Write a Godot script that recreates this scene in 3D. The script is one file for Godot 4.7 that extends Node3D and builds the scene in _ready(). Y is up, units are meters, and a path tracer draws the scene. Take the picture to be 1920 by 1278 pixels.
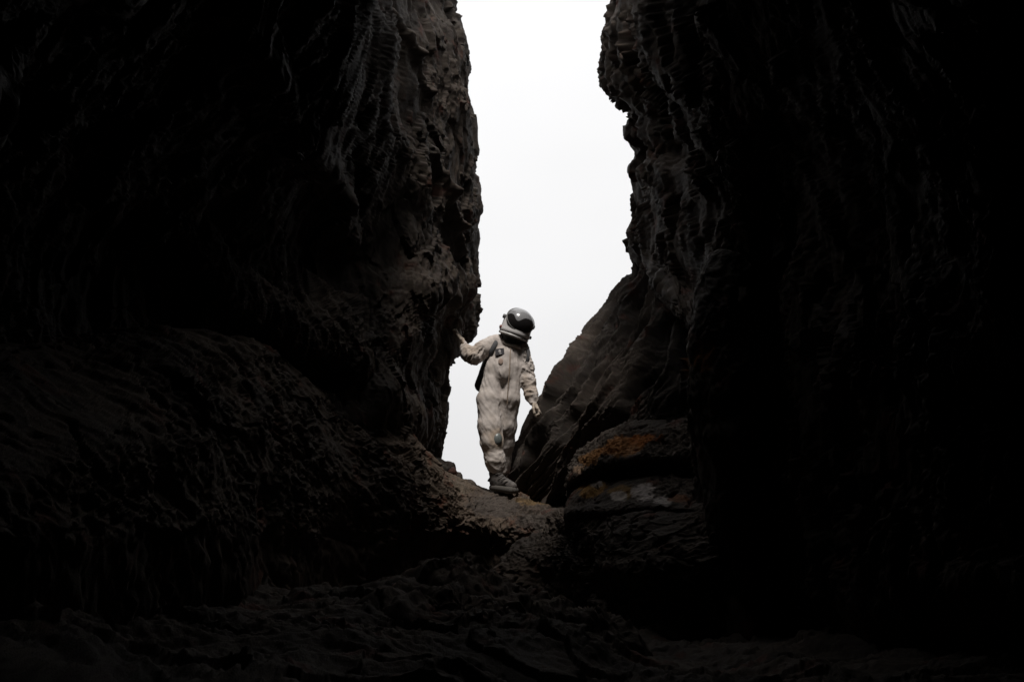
extends Node3D
# A person in a worn flight suit and a round helmet stands on a rock saddle between two basalt cliffs, seen from inside a dark cave.

func V(x: float, y: float, z: float) -> Vector3:
	return Vector3(x, y, z)

var n_lump := FastNoiseLite.new()
var n_ridge := FastNoiseLite.new()
var n_fine := FastNoiseLite.new()
var n_grit := FastNoiseLite.new()
var n_crack := FastNoiseLite.new()
var n_strata := FastNoiseLite.new()
var n_col := FastNoiseLite.new()
var n_spot := FastNoiseLite.new()
var n_block := FastNoiseLite.new()
var n_pleat := FastNoiseLite.new()
var n_fold := FastNoiseLite.new()

func setup_noise() -> void:
	var i := 0
	for a in [[n_lump, 0.55, FastNoiseLite.FRACTAL_FBM, 3], [n_ridge, 2.4, FastNoiseLite.FRACTAL_RIDGED, 4], [n_fine, 8.0, FastNoiseLite.FRACTAL_RIDGED, 4], [n_grit, 24.0, FastNoiseLite.FRACTAL_FBM, 3],
			[n_crack, 2.2, FastNoiseLite.FRACTAL_RIDGED, 3], [n_strata, 1.0, FastNoiseLite.FRACTAL_FBM, 4], [n_col, 1.3, FastNoiseLite.FRACTAL_FBM, 5], [n_spot, 7.0, FastNoiseLite.FRACTAL_FBM, 4], [n_fold, 5.0, FastNoiseLite.FRACTAL_FBM, 2]]:
		var n: FastNoiseLite = a[0]
		n.noise_type = FastNoiseLite.TYPE_SIMPLEX_SMOOTH
		n.seed = 41 + i * 13
		n.frequency = a[1]
		n.fractal_type = a[2]
		n.fractal_octaves = a[3]
		n.fractal_gain = 0.55
		i += 1
	for w in [[n_ridge, 0.22, 1.0], [n_block, 0.16, 2.0], [n_fine, 0.05, 4.0]]:
		w[0].domain_warp_enabled = true
		w[0].domain_warp_amplitude = w[1]
		w[0].domain_warp_frequency = w[2]
		w[0].domain_warp_fractal_octaves = 2
		w[0].domain_warp_fractal_lacunarity = 2.0
	n_block.noise_type = FastNoiseLite.TYPE_CELLULAR
	n_block.seed = 77
	n_block.frequency = 2.6
	n_block.fractal_type = FastNoiseLite.FRACTAL_NONE
	n_block.cellular_return_type = FastNoiseLite.RETURN_CELL_VALUE
	n_pleat.noise_type = FastNoiseLite.TYPE_SIMPLEX_SMOOTH
	n_pleat.seed = 12
	n_pleat.frequency = 1.0
	n_pleat.fractal_type = FastNoiseLite.FRACTAL_RIDGED
	n_pleat.fractal_octaves = 2

# ---------------------------------------------------------------- rock
class Rock:
	var grain := Vector3(0, 1, 0)     # the rock is drawn out along this axis
	var stretch := 0.4
	var lump := 0.10
	var ridge := 0.08
	var fine := 0.03
	var grit := 0.006
	var strata := 0.0
	var strata_freq := 6.0
	var strata_slope := 0.0
	var crack := 0.0
	var block := 0.0
	var offset := Vector3.ZERO
	var ribs: Array = []              # [point, point, radius, height]
	var base := Color(0.044, 0.037, 0.032)     # the basalt of the whole place
	var alt := Color(0.070, 0.056, 0.046)
	var red := Color(0.075, 0.031, 0.022)
	var red_from := 0.25
	var patches: Array = []           # [centre, radii, colour, threshold]

func relief(p0: Vector3, k: Rock, u: float, v: float) -> float:
	var p := p0 + k.offset
	var q := p - k.grain * (p.dot(k.grain) * (1.0 - k.stretch))
	var d := k.lump * n_lump.get_noise_3dv(p)
	d += k.ridge * n_ridge.get_noise_3dv(q)
	# some faces are worn smooth, others are rough and broken
	var rough := 0.35 + 1.35 * smoothstep(-0.3, 0.35, n_col.get_noise_3dv(p * 0.75 + Vector3(60, 8, 2)))
	d += k.fine * rough * n_fine.get_noise_3dv(q)
	d += k.grit * rough * n_grit.get_noise_3dv(p)
	if k.strata > 0.0:
		var s := v * k.strata_freq + u * k.strata_slope + 0.5 * n_lump.get_noise_3dv(p * 1.5)
		d += k.strata * n_strata.get_noise_2d(s, u * 0.9)
	if k.block > 0.0:
		var qb := p - k.grain * (p.dot(k.grain) * 0.35)
		d += k.block * (0.4 + 0.6 * rough) * (n_block.get_noise_3dv(qb) + 0.45 * n_block.get_noise_3dv(qb * 2.1 + Vector3(5, 5, 5)))
	if k.crack > 0.0:
		var c := n_crack.get_noise_3dv(p * 1.3 + Vector3(7, 3, 1))
		d -= k.crack * smoothstep(0.62, 0.9, c)
	for r in k.ribs:
		var a: Vector3 = r[0]
		var ab: Vector3 = r[1] - a
		var t := clampf((p0 - a).dot(ab) / ab.length_squared(), 0.0, 1.0)
		var x: float = (p0 - a - ab * t).length_squared() / (r[2] * r[2])
		if x < 6.0:
			d += r[3] * exp(-x)
	return d

func tint(p0: Vector3, k: Rock) -> Color:
	var p := p0 + k.offset
	var c := k.base.lerp(k.alt, smoothstep(-0.35, 0.45, n_col.get_noise_3dv(p)))
	c = c.lerp(k.red, 0.7 * smoothstep(k.red_from, k.red_from + 0.25, n_col.get_noise_3dv(p * 1.9 + Vector3(31, 5, 9))))
	c = c * (1.0 + 0.5 * n_grit.get_noise_3dv(p * 1.6))
	for t in k.patches:
		var e: Vector3 = (p0 - t[0]) / t[1]
		var l := e.length() + 0.55 * n_spot.get_noise_3dv(p * t[3]) + 0.22 * n_grit.get_noise_3dv(p * 0.7)
		if l < 1.0:
			var tc: Color = t[2]
			c = c.lerp(tc * (1.0 + 0.6 * n_grit.get_noise_3dv(p * 1.1 + Vector3(9, 2, 4))), 0.9 * smoothstep(1.0, 0.72, l))
	c.a = 1.0
	return c

func surface(pts: PackedVector3Array, nu: int, nv: int, k: Rock, towards: Vector3, wrap := false) -> ArrayMesh:
	# pushes a smooth grid in and out along its normals, then paints it
	var m := nu * nv
	var nrm := grid_normals(pts, nu, nv, wrap)
	var mid := pts[(nv / 2) * nu + nu / 2]
	var sgn := 1.0 if nrm[(nv / 2) * nu + nu / 2].dot(towards - mid) > 0.0 else -1.0
	if wrap:
		sgn = 1.0 if nrm[(nv / 2) * nu + nu / 2].dot(mid - towards) > 0.0 else -1.0
	var out := PackedVector3Array()
	out.resize(m)
	var col := PackedColorArray()
	col.resize(m)
	for j in nv:
		for i in nu:
			var a := j * nu + i
			var p := pts[a]
			if wrap and i == nu - 1:
				out[a] = out[j * nu]
				col[a] = col[j * nu]
				continue
			out[a] = p + nrm[a] * (sgn * relief(p, k, float(i) / nu, float(j) / nv))
			col[a] = tint(out[a], k)
	var n2 := grid_normals(out, nu, nv, wrap)
	if sgn < 0.0:
		for a in m:
			n2[a] = -n2[a]
	var idx := PackedInt32Array()
	idx.resize((nu - 1) * (nv - 1) * 6)
	var o := 0
	for j in nv - 1:
		for i in nu - 1:
			var a := j * nu + i
			if sgn > 0.0:
				idx[o] = a; idx[o + 1] = a + nu; idx[o + 2] = a + 1
				idx[o + 3] = a + 1; idx[o + 4] = a + nu; idx[o + 5] = a + nu + 1
			else:
				idx[o] = a; idx[o + 1] = a + 1; idx[o + 2] = a + nu
				idx[o + 3] = a + 1; idx[o + 4] = a + nu + 1; idx[o + 5] = a + nu
			o += 6
	var arr := []
	arr.resize(Mesh.ARRAY_MAX)
	arr[Mesh.ARRAY_VERTEX] = out
	arr[Mesh.ARRAY_NORMAL] = n2
	arr[Mesh.ARRAY_COLOR] = col
	arr[Mesh.ARRAY_INDEX] = idx
	var mesh := ArrayMesh.new()
	mesh.add_surface_from_arrays(Mesh.PRIMITIVE_TRIANGLES, arr)
	return mesh

func grid_normals(pts: PackedVector3Array, nu: int, nv: int, wrap: bool) -> PackedVector3Array:
	var r := PackedVector3Array()
	r.resize(nu * nv)
	for j in nv:
		var ja := maxi(j - 1, 0) * nu
		var jb := mini(j + 1, nv - 1) * nu
		for i in nu:
			var ia := maxi(i - 1, 0)
			var ib := mini(i + 1, nu - 1)
			if wrap and (i == 0 or i == nu - 1):
				ia = nu - 2
				ib = 1
			r[j * nu + i] = (pts[j * nu + ib] - pts[j * nu + ia]).cross(pts[jb + i] - pts[ja + i]).normalized()
	return r

func curve_row(r: Array, subs: Array) -> PackedVector3Array:
	var out := PackedVector3Array()
	var n := r.size()
	for i in n - 1:
		var a: Vector3 = r[i]
		var b: Vector3 = r[i + 1]
		var pre: Vector3 = r[i - 1] if i > 0 else a * 2.0 - b
		var post: Vector3 = r[i + 2] if i + 2 < n else b * 2.0 - a
		for s in subs[i]:
			out.append(a.cubic_interpolate(b, pre, post, float(s) / subs[i]))
	out.append(r[n - 1])
	return out

func loft(rows: Array, su: Array, sv: Array, k: Rock, towards: Vector3) -> ArrayMesh:
	var fine: Array = []
	for r in rows:
		fine.append(curve_row(r, su))
	var nu: int = fine[0].size()
	var cols: Array = []
	for i in nu:
		var c: Array = []
		for r in fine:
			c.append(r[i])
		cols.append(curve_row(c, sv))
	var nv: int = cols[0].size()
	var pts := PackedVector3Array()
	pts.resize(nu * nv)
	for i in nu:
		var c: PackedVector3Array = cols[i]
		for j in nv:
			pts[j * nu + i] = c[j]
	return surface(pts, nu, nv, k, towards)

func many(n: int, first: int, mid: int, last: int) -> Array:
	var r: Array = []
	for i in n:
		r.append(first if i == 0 else (last if i == n - 1 else mid))
	return r

func lump_mesh(radii: Vector3, turn: Basis, at: Vector3, nu: int, nv: int, k: Rock, square := 0.8) -> ArrayMesh:
	# a boulder: a squared-off ball
	var pts := PackedVector3Array()
	for j in nv:
		var b := PI * (float(j) / (nv - 1) * 0.998 + 0.001)
		for i in nu:
			var a := TAU * i / (nu - 1)
			var d := Vector3(sin(b) * cos(a), cos(b), sin(b) * sin(a))
			d = Vector3(signf(d.x) * pow(absf(d.x), square), signf(d.y) * pow(absf(d.y), square), signf(d.z) * pow(absf(d.z), square))
			pts.append(at + turn * (d * radii))
	return surface(pts, nu, nv, k, at, true)

func put(called: String, mesh: Mesh, m: Material, parent: Node = self) -> MeshInstance3D:
	var o := MeshInstance3D.new()
	o.name = called
	o.mesh = mesh
	o.material_override = m
	o.cast_shadow = GeometryInstance3D.SHADOW_CASTING_SETTING_ON
	parent.add_child(o, true)
	return o

func structure(called: String, mesh: Mesh, m: Material, label: String, category: String) -> MeshInstance3D:
	var o := put(called, mesh, m)
	o.set_meta("kind", "structure")
	o.set_meta("label", label)
	o.set_meta("category", category)
	return o

func thing(o: Node3D, label: String, category: String, group := "") -> void:
	o.set_meta("label", label)
	o.set_meta("category", category)
	if group:
		o.set_meta("group", group)

func noise_tex(freq: float, normal: bool, strength := 6.0) -> NoiseTexture2D:
	var t := NoiseTexture2D.new()
	var n := FastNoiseLite.new()
	n.noise_type = FastNoiseLite.TYPE_SIMPLEX_SMOOTH
	n.seed = 5
	n.frequency = freq
	n.fractal_octaves = 5
	n.fractal_gain = 0.6
	t.noise = n
	t.width = 1024
	t.height = 1024
	t.seamless = true
	t.as_normal_map = normal
	t.bump_strength = strength
	return t

func rock_material(rough: float, spec: float) -> StandardMaterial3D:
	var m := StandardMaterial3D.new()
	m.vertex_color_use_as_albedo = true
	m.roughness = rough
	m.metallic_specular = spec
	m.uv1_triplanar = true
	m.uv1_world_triplanar = true
	m.uv1_scale = Vector3(1.9, 1.9, 1.9)
	m.normal_enabled = true
	m.normal_texture = rock_normal
	m.normal_scale = 1.4
	return m

var rock_normal: NoiseTexture2D

func plain(c: Color, rough: float, metal := 0.0, spec := 0.5) -> StandardMaterial3D:
	var m := StandardMaterial3D.new()
	m.albedo_color = c.linear_to_srgb()
	m.roughness = rough
	m.metallic = metal
	m.metallic_specular = spec
	return m

# ---------------------------------------------------------------- soft shapes for the figure
func soft_shape(bones: Array, cell: float, k: float, fold: Callable, paint: Callable) -> ArrayMesh:
	# bones: [a, b, radius a, radius b]; distances joined with a smooth minimum, meshed as surface nets
	var lo := Vector3(1e9, 1e9, 1e9)
	var hi := -lo
	for b in bones:
		var r: float = maxf(b[2], b[3]) + 4.0 * cell
		for e in 2:
			lo = lo.min(b[e] - Vector3(r, r, r))
			hi = hi.max(b[e] + Vector3(r, r, r))
	var nx := int((hi.x - lo.x) / cell) + 2
	var ny := int((hi.y - lo.y) / cell) + 2
	var nz := int((hi.z - lo.z) / cell) + 2
	var f := PackedFloat32Array()
	f.resize(nx * ny * nz)
	f.fill(1.0)
	var pad := k + 3.0 * cell
	for b in bones:
		var a: Vector3 = b[0]
		var ab: Vector3 = b[1] - a
		var l2 := maxf(ab.length_squared(), 1e-9)
		var ra: float = b[2]
		var dr: float = b[3] - ra
		var r := maxf(ra, ra + dr) + pad
		var p0 := ((a.min(b[1]) - Vector3(r, r, r) - lo) / cell).floor().max(Vector3.ZERO)
		var p1 := ((a.max(b[1]) + Vector3(r, r, r) - lo) / cell).ceil()
		for z in range(int(p0.z), mini(int(p1.z), nz)):
			for y in range(int(p0.y), mini(int(p1.y), ny)):
				var row := (z * ny + y) * nx
				for x in range(int(p0.x), mini(int(p1.x), nx)):
					var p := lo + Vector3(x, y, z) * cell
					var t := clampf((p - a).dot(ab) / l2, 0.0, 1.0)
					var d := (p - a - ab * t).length() - ra - dr * t
					var o := f[row + x]
					var h := maxf(k - absf(d - o), 0.0)
					f[row + x] = minf(d, o) - h * h / (4.0 * k)
	var vid := {}
	var verts := PackedVector3Array()
	var st := [0, 1, nx, nx + 1, nx * ny, nx * ny + 1, nx * ny + nx, nx * ny + nx + 1]
	var edges := [[0, 1], [0, 2], [0, 4], [1, 3], [1, 5], [2, 3], [2, 6], [4, 5], [4, 6], [3, 7], [5, 7], [6, 7]]
	for z in nz - 1:
		for y in ny - 1:
			var row := (z * ny + y) * nx
			for x in nx - 1:
				var v0 := f[row + x]
				if absf(v0) > 2.0 * cell:
					continue
				var mask := 0
				for c in 8:
					if f[row + x + st[c]] < 0.0:
						mask |= 1 << c
				if mask == 0 or mask == 255:
					continue
				var sum := Vector3.ZERO
				var cnt := 0
				for e in edges:
					if ((mask >> e[0]) & 1) != ((mask >> e[1]) & 1):
						var fa := f[row + x + st[e[0]]]
						var fb := f[row + x + st[e[1]]]
						var t := fa / (fa - fb)
						var ca := Vector3(e[0] & 1, (e[0] >> 1) & 1, e[0] >> 2)
						var cb := Vector3(e[1] & 1, (e[1] >> 1) & 1, e[1] >> 2)
						sum += ca.lerp(cb, t)
						cnt += 1
				vid[row + x] = verts.size()
				verts.append(lo + (Vector3(x, y, z) + sum / cnt) * cell)
	var idx := PackedInt32Array()
	var step := [1, nx, nx * ny]
	for key in vid:
		var s0: bool = f[key] < 0.0
		for ax in 3:
			var s1: bool = f[key + step[ax]] < 0.0
			if s0 == s1:
				continue
			var b: int = step[(ax + 1) % 3]
			var c: int = step[(ax + 2) % 3]
			if vid.has(key - b) and vid.has(key - c) and vid.has(key - b - c):
				var q := [vid[key], vid[key - b], vid[key - b - c], vid[key - c]]
				if s0:
					idx.append_array([q[0], q[2], q[1], q[0], q[3], q[2]])
				else:
					idx.append_array([q[0], q[1], q[2], q[0], q[2], q[3]])
	var nrm := vertex_normals(verts, idx)
	var col := PackedColorArray()
	for i in verts.size():
		verts[i] += nrm[i] * float(fold.call(verts[i]))
	nrm = vertex_normals(verts, idx)
	for i in verts.size():
		col.append(paint.call(verts[i]))
	var arr := []
	arr.resize(Mesh.ARRAY_MAX)
	arr[Mesh.ARRAY_VERTEX] = verts
	arr[Mesh.ARRAY_NORMAL] = nrm
	arr[Mesh.ARRAY_COLOR] = col
	arr[Mesh.ARRAY_INDEX] = idx
	var mesh := ArrayMesh.new()
	mesh.add_surface_from_arrays(Mesh.PRIMITIVE_TRIANGLES, arr)
	return mesh

func vertex_normals(verts: PackedVector3Array, idx: PackedInt32Array) -> PackedVector3Array:
	var nrm := PackedVector3Array()
	nrm.resize(verts.size())
	for t in range(0, idx.size(), 3):
		var n := (verts[idx[t + 2]] - verts[idx[t]]).cross(verts[idx[t + 1]] - verts[idx[t]])
		for e in 3:
			nrm[idx[t + e]] += n
	for i in nrm.size():
		nrm[i] = nrm[i].normalized()
	return nrm

func joined(meshes: Array) -> ArrayMesh:
	var st := SurfaceTool.new()
	st.begin(Mesh.PRIMITIVE_TRIANGLES)
	for m in meshes:
		st.append_from(m, 0, Transform3D.IDENTITY)
	return st.commit()

func lathe(profile: Array, n := 48, oval := Vector3.ONE) -> ArrayMesh:
	var st := SurfaceTool.new()
	st.begin(Mesh.PRIMITIVE_TRIANGLES)
	for j in profile.size() - 1:
		for i in n:
			var q: Array = []
			for e in [[0, 0], [1, 0], [1, 1], [0, 1]]:
				var a: float = TAU * (i + e[0]) / n
				var p: Vector2 = profile[j + e[1]]
				q.append(Vector3(p.x * cos(a), p.y, p.x * sin(a)) * oval)
			for t in [0, 1, 2, 0, 2, 3]:
				st.set_smooth_group(0)
				st.add_vertex(q[t])
	st.index()
	st.generate_normals()
	return st.commit()

func ball_cap(r: Vector3, axis: Vector3, half: float, n := 64, rings := 40) -> ArrayMesh:
	# part of a ball round an axis, out to an angle
	var z := axis.normalized()
	var x := Vector3(1, 0, 0)
	var y := z.cross(x).normalized()
	x = y.cross(z).normalized()
	var verts := PackedVector3Array()
	var nrm := PackedVector3Array()
	var idx := PackedInt32Array()
	for j in rings + 1:
		var b := half * j / rings
		for i in n + 1:
			var a := TAU * i / n
			var d := z * cos(b) + (x * cos(a) + y * sin(a)) * sin(b)
			verts.append(d * r)
			nrm.append((d / r).normalized())
	for j in rings:
		for i in n:
			var a := j * (n + 1) + i
			idx.append_array([a, a + 1, a + n + 1, a + 1, a + n + 2, a + n + 1])
	var arr := []
	arr.resize(Mesh.ARRAY_MAX)
	arr[Mesh.ARRAY_VERTEX] = verts
	arr[Mesh.ARRAY_NORMAL] = nrm
	arr[Mesh.ARRAY_INDEX] = idx
	var mesh := ArrayMesh.new()
	mesh.add_surface_from_arrays(Mesh.PRIMITIVE_TRIANGLES, arr)
	return mesh

func tube(path: Array, radius: float, flat := 1.0, n := 10, closed := false) -> ArrayMesh:
	# a round or flattened tube along points
	var st := SurfaceTool.new()
	st.begin(Mesh.PRIMITIVE_TRIANGLES)
	var rings: Array = []
	var up := Vector3(0.13, 0.2, 1).normalized()
	var m := path.size()
	for i in m:
		var t: Vector3
		if closed:
			t = (path[(i + 1) % m] - path[(i + m - 1) % m]).normalized()
		else:
			t = (path[mini(i + 1, m - 1)] - path[maxi(i - 1, 0)]).normalized()
		var s := t.cross(up).normalized()
		var u := s.cross(t).normalized()
		var ring: Array = []
		for k in n:
			var a := TAU * k / n
			ring.append(path[i] + s * cos(a) * radius + u * sin(a) * radius * flat)
		rings.append(ring)
	for i in (m if closed else m - 1):
		for k in n:
			var a: Vector3 = rings[i][k]
			var b: Vector3 = rings[i][(k + 1) % n]
			var c: Vector3 = rings[(i + 1) % m][(k + 1) % n]
			var d: Vector3 = rings[(i + 1) % m][k]
			for p in [a, b, c, a, c, d]:
				st.set_smooth_group(0)
				st.add_vertex(p)
	st.index()
	st.generate_normals()
	return st.commit()

# ---------------------------------------------------------------- the scene
func _ready() -> void:
	setup_noise()
	light_and_camera()
	rock_normal = noise_tex(0.045, true, 5.0)
	build_rock()
	build_person()

func light_and_camera() -> void:
	var cam := Camera3D.new()
	cam.name = "camera"
	cam.fov = 38.0
	cam.near = 0.05
	cam.far = 6000.0
	cam.position = V(0, 1.2, 0)
	cam.rotation_degrees = V(11, 0, 0)
	add_child(cam)
	cam.current = true

	var env := Environment.new()
	env.background_mode = Environment.BG_SKY
	env.tonemap_mode = Environment.TONE_MAPPER_LINEAR
	env.tonemap_exposure = 1.8
	env.sdfgi_enabled = true
	env.ssao_enabled = true
	env.ssil_enabled = true
	# an overcast sky, brighter towards the zenith, with faint soft clouds
	var cl := FastNoiseLite.new()
	cl.seed = 9
	cl.frequency = 1.6
	cl.fractal_octaves = 4
	var h := 256
	var im := Image.create_empty(h * 2, h, false, Image.FORMAT_RGBF)
	for y in h:
		var e := PI * (0.5 - (y + 0.5) / h)
		for x in h * 2:
			var a := TAU * (x + 0.5) / (h * 2)
			var d := V(cos(e) * sin(a), sin(e), cos(e) * cos(a))
			var s := maxf(d.y, 0.0)
			var l := 0.94 - 0.505 * pow(1.0 - s, 0.5)
			l *= 1.0 + 0.09 * cl.get_noise_3d(d.x, d.y * 2.4, d.z)
			l *= 0.975
			if d.y < 0.0:
				l = 0.16
			im.set_pixel(x, y, Color(l * 0.992, l * 0.99, l * 1.0))
	var pm := PanoramaSkyMaterial.new()
	pm.panorama = ImageTexture.create_from_image(im)
	var sky := Sky.new()
	sky.sky_material = pm
	env.sky = sky
	var we := WorldEnvironment.new()
	we.name = "environment"
	we.environment = env
	add_child(we)

	var sun := DirectionalLight3D.new()
	sun.name = "sun"
	sun.light_energy = 0.5
	sun.light_angular_distance = 12.0
	sun.light_color = Color(1.0, 0.975, 0.95)
	sun.shadow_enabled = true
	add_child(sun)
	sun.look_at_from_position(V(0.02, 0.885, 0.455) * 10.0, Vector3.ZERO)

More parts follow.
